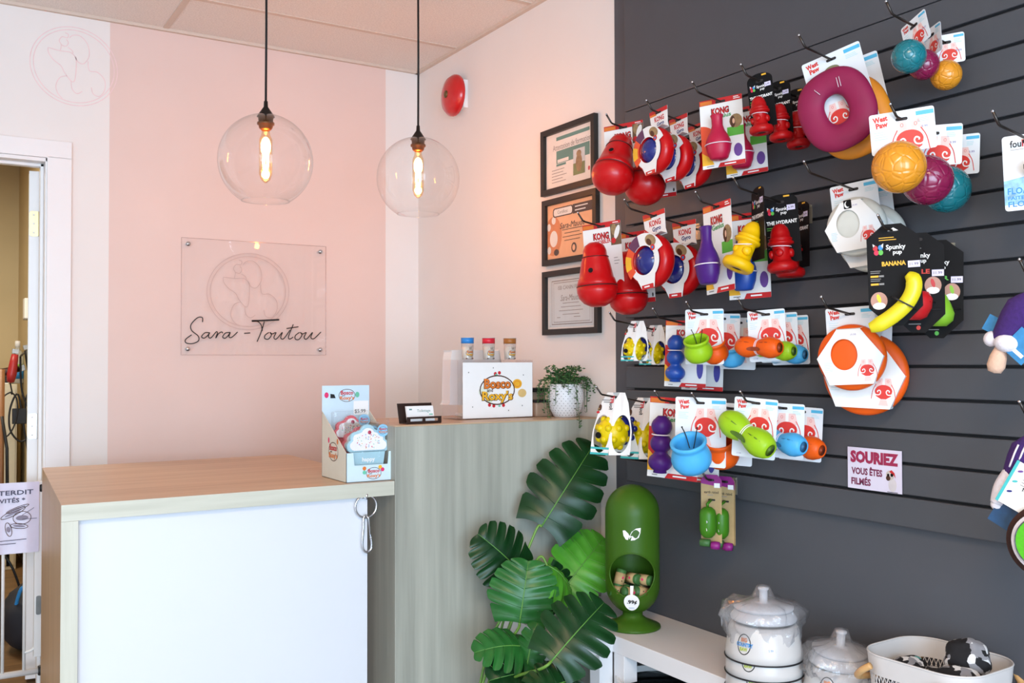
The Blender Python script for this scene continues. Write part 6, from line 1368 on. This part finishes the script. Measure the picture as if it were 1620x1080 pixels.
# ---------------------------------------------------------------- toys cut by the right edge of the picture
h = hook(1580, 195, 0.25, 'hook at the right edge of the slat wall, carrying a printed float toy card')
t = hang('float_toy', 'carded float toy with blue printing, hanging at the right edge of the slat wall', 'dog toy', h, 0.145, 26, 2)
b = MB(); w, z1, z0 = 0.100, 0.014, -0.135; b.prism(rrect(-w/2, z0, w/2, z1, 0.006, 3), -T_, 0, cardg); y = -T_-0.0003
b.text('fou', -w*0.36, -0.003, 0.014, ink, y, 0.02, w=0.020, al='l'); b.text('FIT', -w*0.36+0.021, -0.003, 0.014, redp, y, 0.04, w=0.020, al='l'); bars(b, -w*0.36, -0.014, 0.06, 1, 1, greyink, y, 0.001)
b.flat([(-w/2, z0+0.012), (w/2, z0+0.012), (w/2, z0+0.075), (-w/2, z0+0.06)], y, mat('water_print', '#8fc0dc', 0.4, var=0.3, scale=70)); b.text('FLOAT ME', -w*0.44, -0.096, 0.013, bluep2, y-0.0003, 0.02, w=0.07, al='l'); b.text('FAITES-MOI', -w*0.44, -0.110, 0.007, bluep2, y-0.0003, 0.02, w=0.06, al='l'); b.text('FLOTTER', -w*0.44, -0.122, 0.011, bluep2, y-0.0003, 0.02, w=0.07, al='l'); slot(b, y-0.0006); b.build('backing_card', t)
b = MB(); b.T = Matrix.Translation((0.012, -0.026, -0.055)); b.ell((0, 0, 0), 0.024, 0.024, 0.018, mat('orange_brown_foam', '#b5602c', 0.5), 20); b.lathe([(0.0245, -0.004), (0.0245, 0.004)], rubber, 24); b.build('toy_body', t)
plush_p = mat('purple_plush', '#3c1f63', 0.95, var=0.15, scale=120, bump=0.5); plush_w = mat('white_plush', '#e3dde2', 0.95, var=0.05, scale=120, bump=0.5); plush_n = mat('beige_plush', '#dcb59c', 0.95, var=0.05, scale=120, bump=0.5); blue_tag = mat('blue_tag', '#2d7fb4', 0.4, var=0.15, scale=60)
def plush(ex, ey, L, d, label, hl, roll, var):
    h = hook(ex, ey, L, hl)
    t = hang('plush_toy', label, 'plush toy', h, d, 20, roll)
    b = MB(); b.tube([(0.0, -0.004, 0.004), (0.006, -0.01, -0.02), (0.0, -0.015, -0.045), (-0.004, -0.01, -0.02), (0.0, -0.002, 0.004)], 0.0012, clear('loop_plastic', '#f4f4f4', 0.1, 0.2, 0.6, body=0.4), 5); b.build('plastic_loop', t)
    b = MB(); sp = lambda pts, r, m: b.tube(spline(pts, 6), r, m, 14)
    P = spline([(0.006, -0.02, -0.040), (0.0, -0.026, -0.075), (-0.012, -0.026, -0.115), (-0.022, -0.024, -0.15)], 6); b.tube(P, [0.008+0.026*min(1, i/5)*(1-0.35*max(0, (i-9)/9)) for i in range(len(P))], plush_p, 16); b.build('body', t)
    if var:
        b = MB()
        for dx in (-0.008, 0.006): b.tube(spline([(dx-0.004, -0.058, -0.06), (dx-0.010, -0.060, -0.08), (dx-0.018, -0.054, -0.11)], 5), 0.0022, plush_w, 6)
        b.build('white_stripes', t)
        b = MB(); P = spline([(-0.02, -0.028, -0.13), (-0.038, -0.028, -0.16), (-0.046, -0.028, -0.195)], 6); b.tube(P, [0.026-0.010*i/len(P) for i in range(len(P))], plush_w, 14); b.ell((-0.046, -0.028, -0.197), 0.016, 0.016, 0.014, plush_w, 16); b.build('leg', t)
    else:
        b = MB(); b.ell((-0.044, -0.026, -0.150), 0.017, 0.020, 0.017, plush_w, 18); b.ell((-0.008, -0.040, -0.152), 0.027, 0.026, 0.020, plush_w, 20); b.ell((-0.022, -0.03, -0.150), 0.02, 0.02, 0.016, plush_w, 16); b.build('collar', t)
        b = MB(); b.lathe([(0, -0.036), (0.014, -0.033), (0.0195, -0.020), (0.018, 0.0), (0.012, 0.020), (0.008, 0.028), (0, 0.03)], plush_n, 22, (-0.020, -0.030, -0.185)); b.build('snout', t)
    b = MB()
    if var:
        b.T = Matrix.Translation((0.006, -0.064, -0.150)) @ Matrix.Rotation(R(22), 4, 'Y'); b.box(-0.036, -0.0008, -0.048, 0.036, 0, 0.048, cardw); b.rect(-0.0365, -0.0485, 0.0 -0.030, 0.0485, -0.0012, tealp)
        n0 = len(b.v); b.text('fou', 0, 0, 0.011, ink, -0.0012, 0.02, w=0.018, al='l'); b.text('FIT', 0.019, 0, 0.011, redp, -0.0012, 0.04, w=0.020, al='l'); b.wrap(lambda v: v, n0)
        for i, m in enumerate((mat('purple_print', '#6a4590', 0.45), tealp, navy)): b.flat(ellipse(-0.020, 0.030-0.024*i, 0.006, 0.0025, 10, rot=30), -0.0012, m)
        bars(b, -0.008, 0.036, 0.03, 6, 0.006, greyink, -0.0012, 0.0015)
    else:
        b.T = Matrix.Translation((0.022, -0.050, -0.150)) @ Matrix.Rotation(R(30), 4, 'Y'); b.box(-0.026, -0.0008, -0.030, 0.03, 0, 0.030, blue_tag); b.rect(-0.02, -0.02, 0.02, -0.012, -0.0012, whitep)
        b.T = Matrix.Translation((-0.058, -0.012, -0.118)) @ Matrix.Rotation(R(15), 4, 'Y'); b.box(-0.010, -0.0008, -0.018, 0.014, 0, 0.018, blue_tag)
    b.build('tag', t)
    if var:
        b = MB(); b.T = Matrix.Translation((-0.018, -0.040, -0.218)) @ Matrix.Rotation(R(24), 4, 'Y'); b.box(-0.036, -0.0008, -0.028, 0.04, 0, 0.020, mat('dark_blue_tag', '#1c4368', 0.35, var=0.3, scale=50)); b.build('blue_label', t)
    t.scale = (0.86, 0.86, 0.9)
plush(1622, 428, 0.20, 0.175, 'purple plush toy with a white collar and beige snout, upper one at the right edge', 'hook above the upper purple plush toy at the right edge', -14, False)
plush(1622, 652, 0.20, 0.175, 'purple plush toy with white stripes and a white card tag at the right edge', 'hook above the lower purple plush toy at the right edge', -6, True)
h = hook(1652, 725, 0.22, 'hook carrying the brown and green disc toy, at the right edge')
t = hang('coconut_toy', 'brown round toy with a green face and white rim, cut by the right edge', 'dog toy', h, 0.19, 10, 0)
b = MB(); b.T = Matrix.Translation((0, -0.03, -0.145)); b.lathe([(0.0, 0.026), (0.052, 0.020), (0.070, 0.0), (0.066, -0.022), (0.054, -0.026)], mat('brown_plush', '#3f2018', 0.9, var=0.2, scale=120), 40, axis='y'); b.build('shell', t)
b = MB(); b.T = Matrix.Translation((0, -0.03, -0.145)); b.lathe([(0.056, -0.025), (0.054, -0.028), (0.049, -0.0285)], plush_w, 40, axis='y'); b.build('rim', t)
b = MB(); b.T = Matrix.Translation((0, -0.03, -0.145)); b.lathe([(0.050, -0.0282), (0.03, -0.030), (0, -0.0305)], mat('bright_green_plush', '#55b820', 0.9, var=0.1, scale=120), 40, axis='y'); b.build('face', t)
b = MB(); b.tube([(0, 0, 0.002), (0.004, -0.01, -0.04), (0, -0.03, -0.078), (-0.004, -0.012, -0.04), (0, 0.0, 0.002)], 0.0012, strap_k, 5); b.build('loop', t)
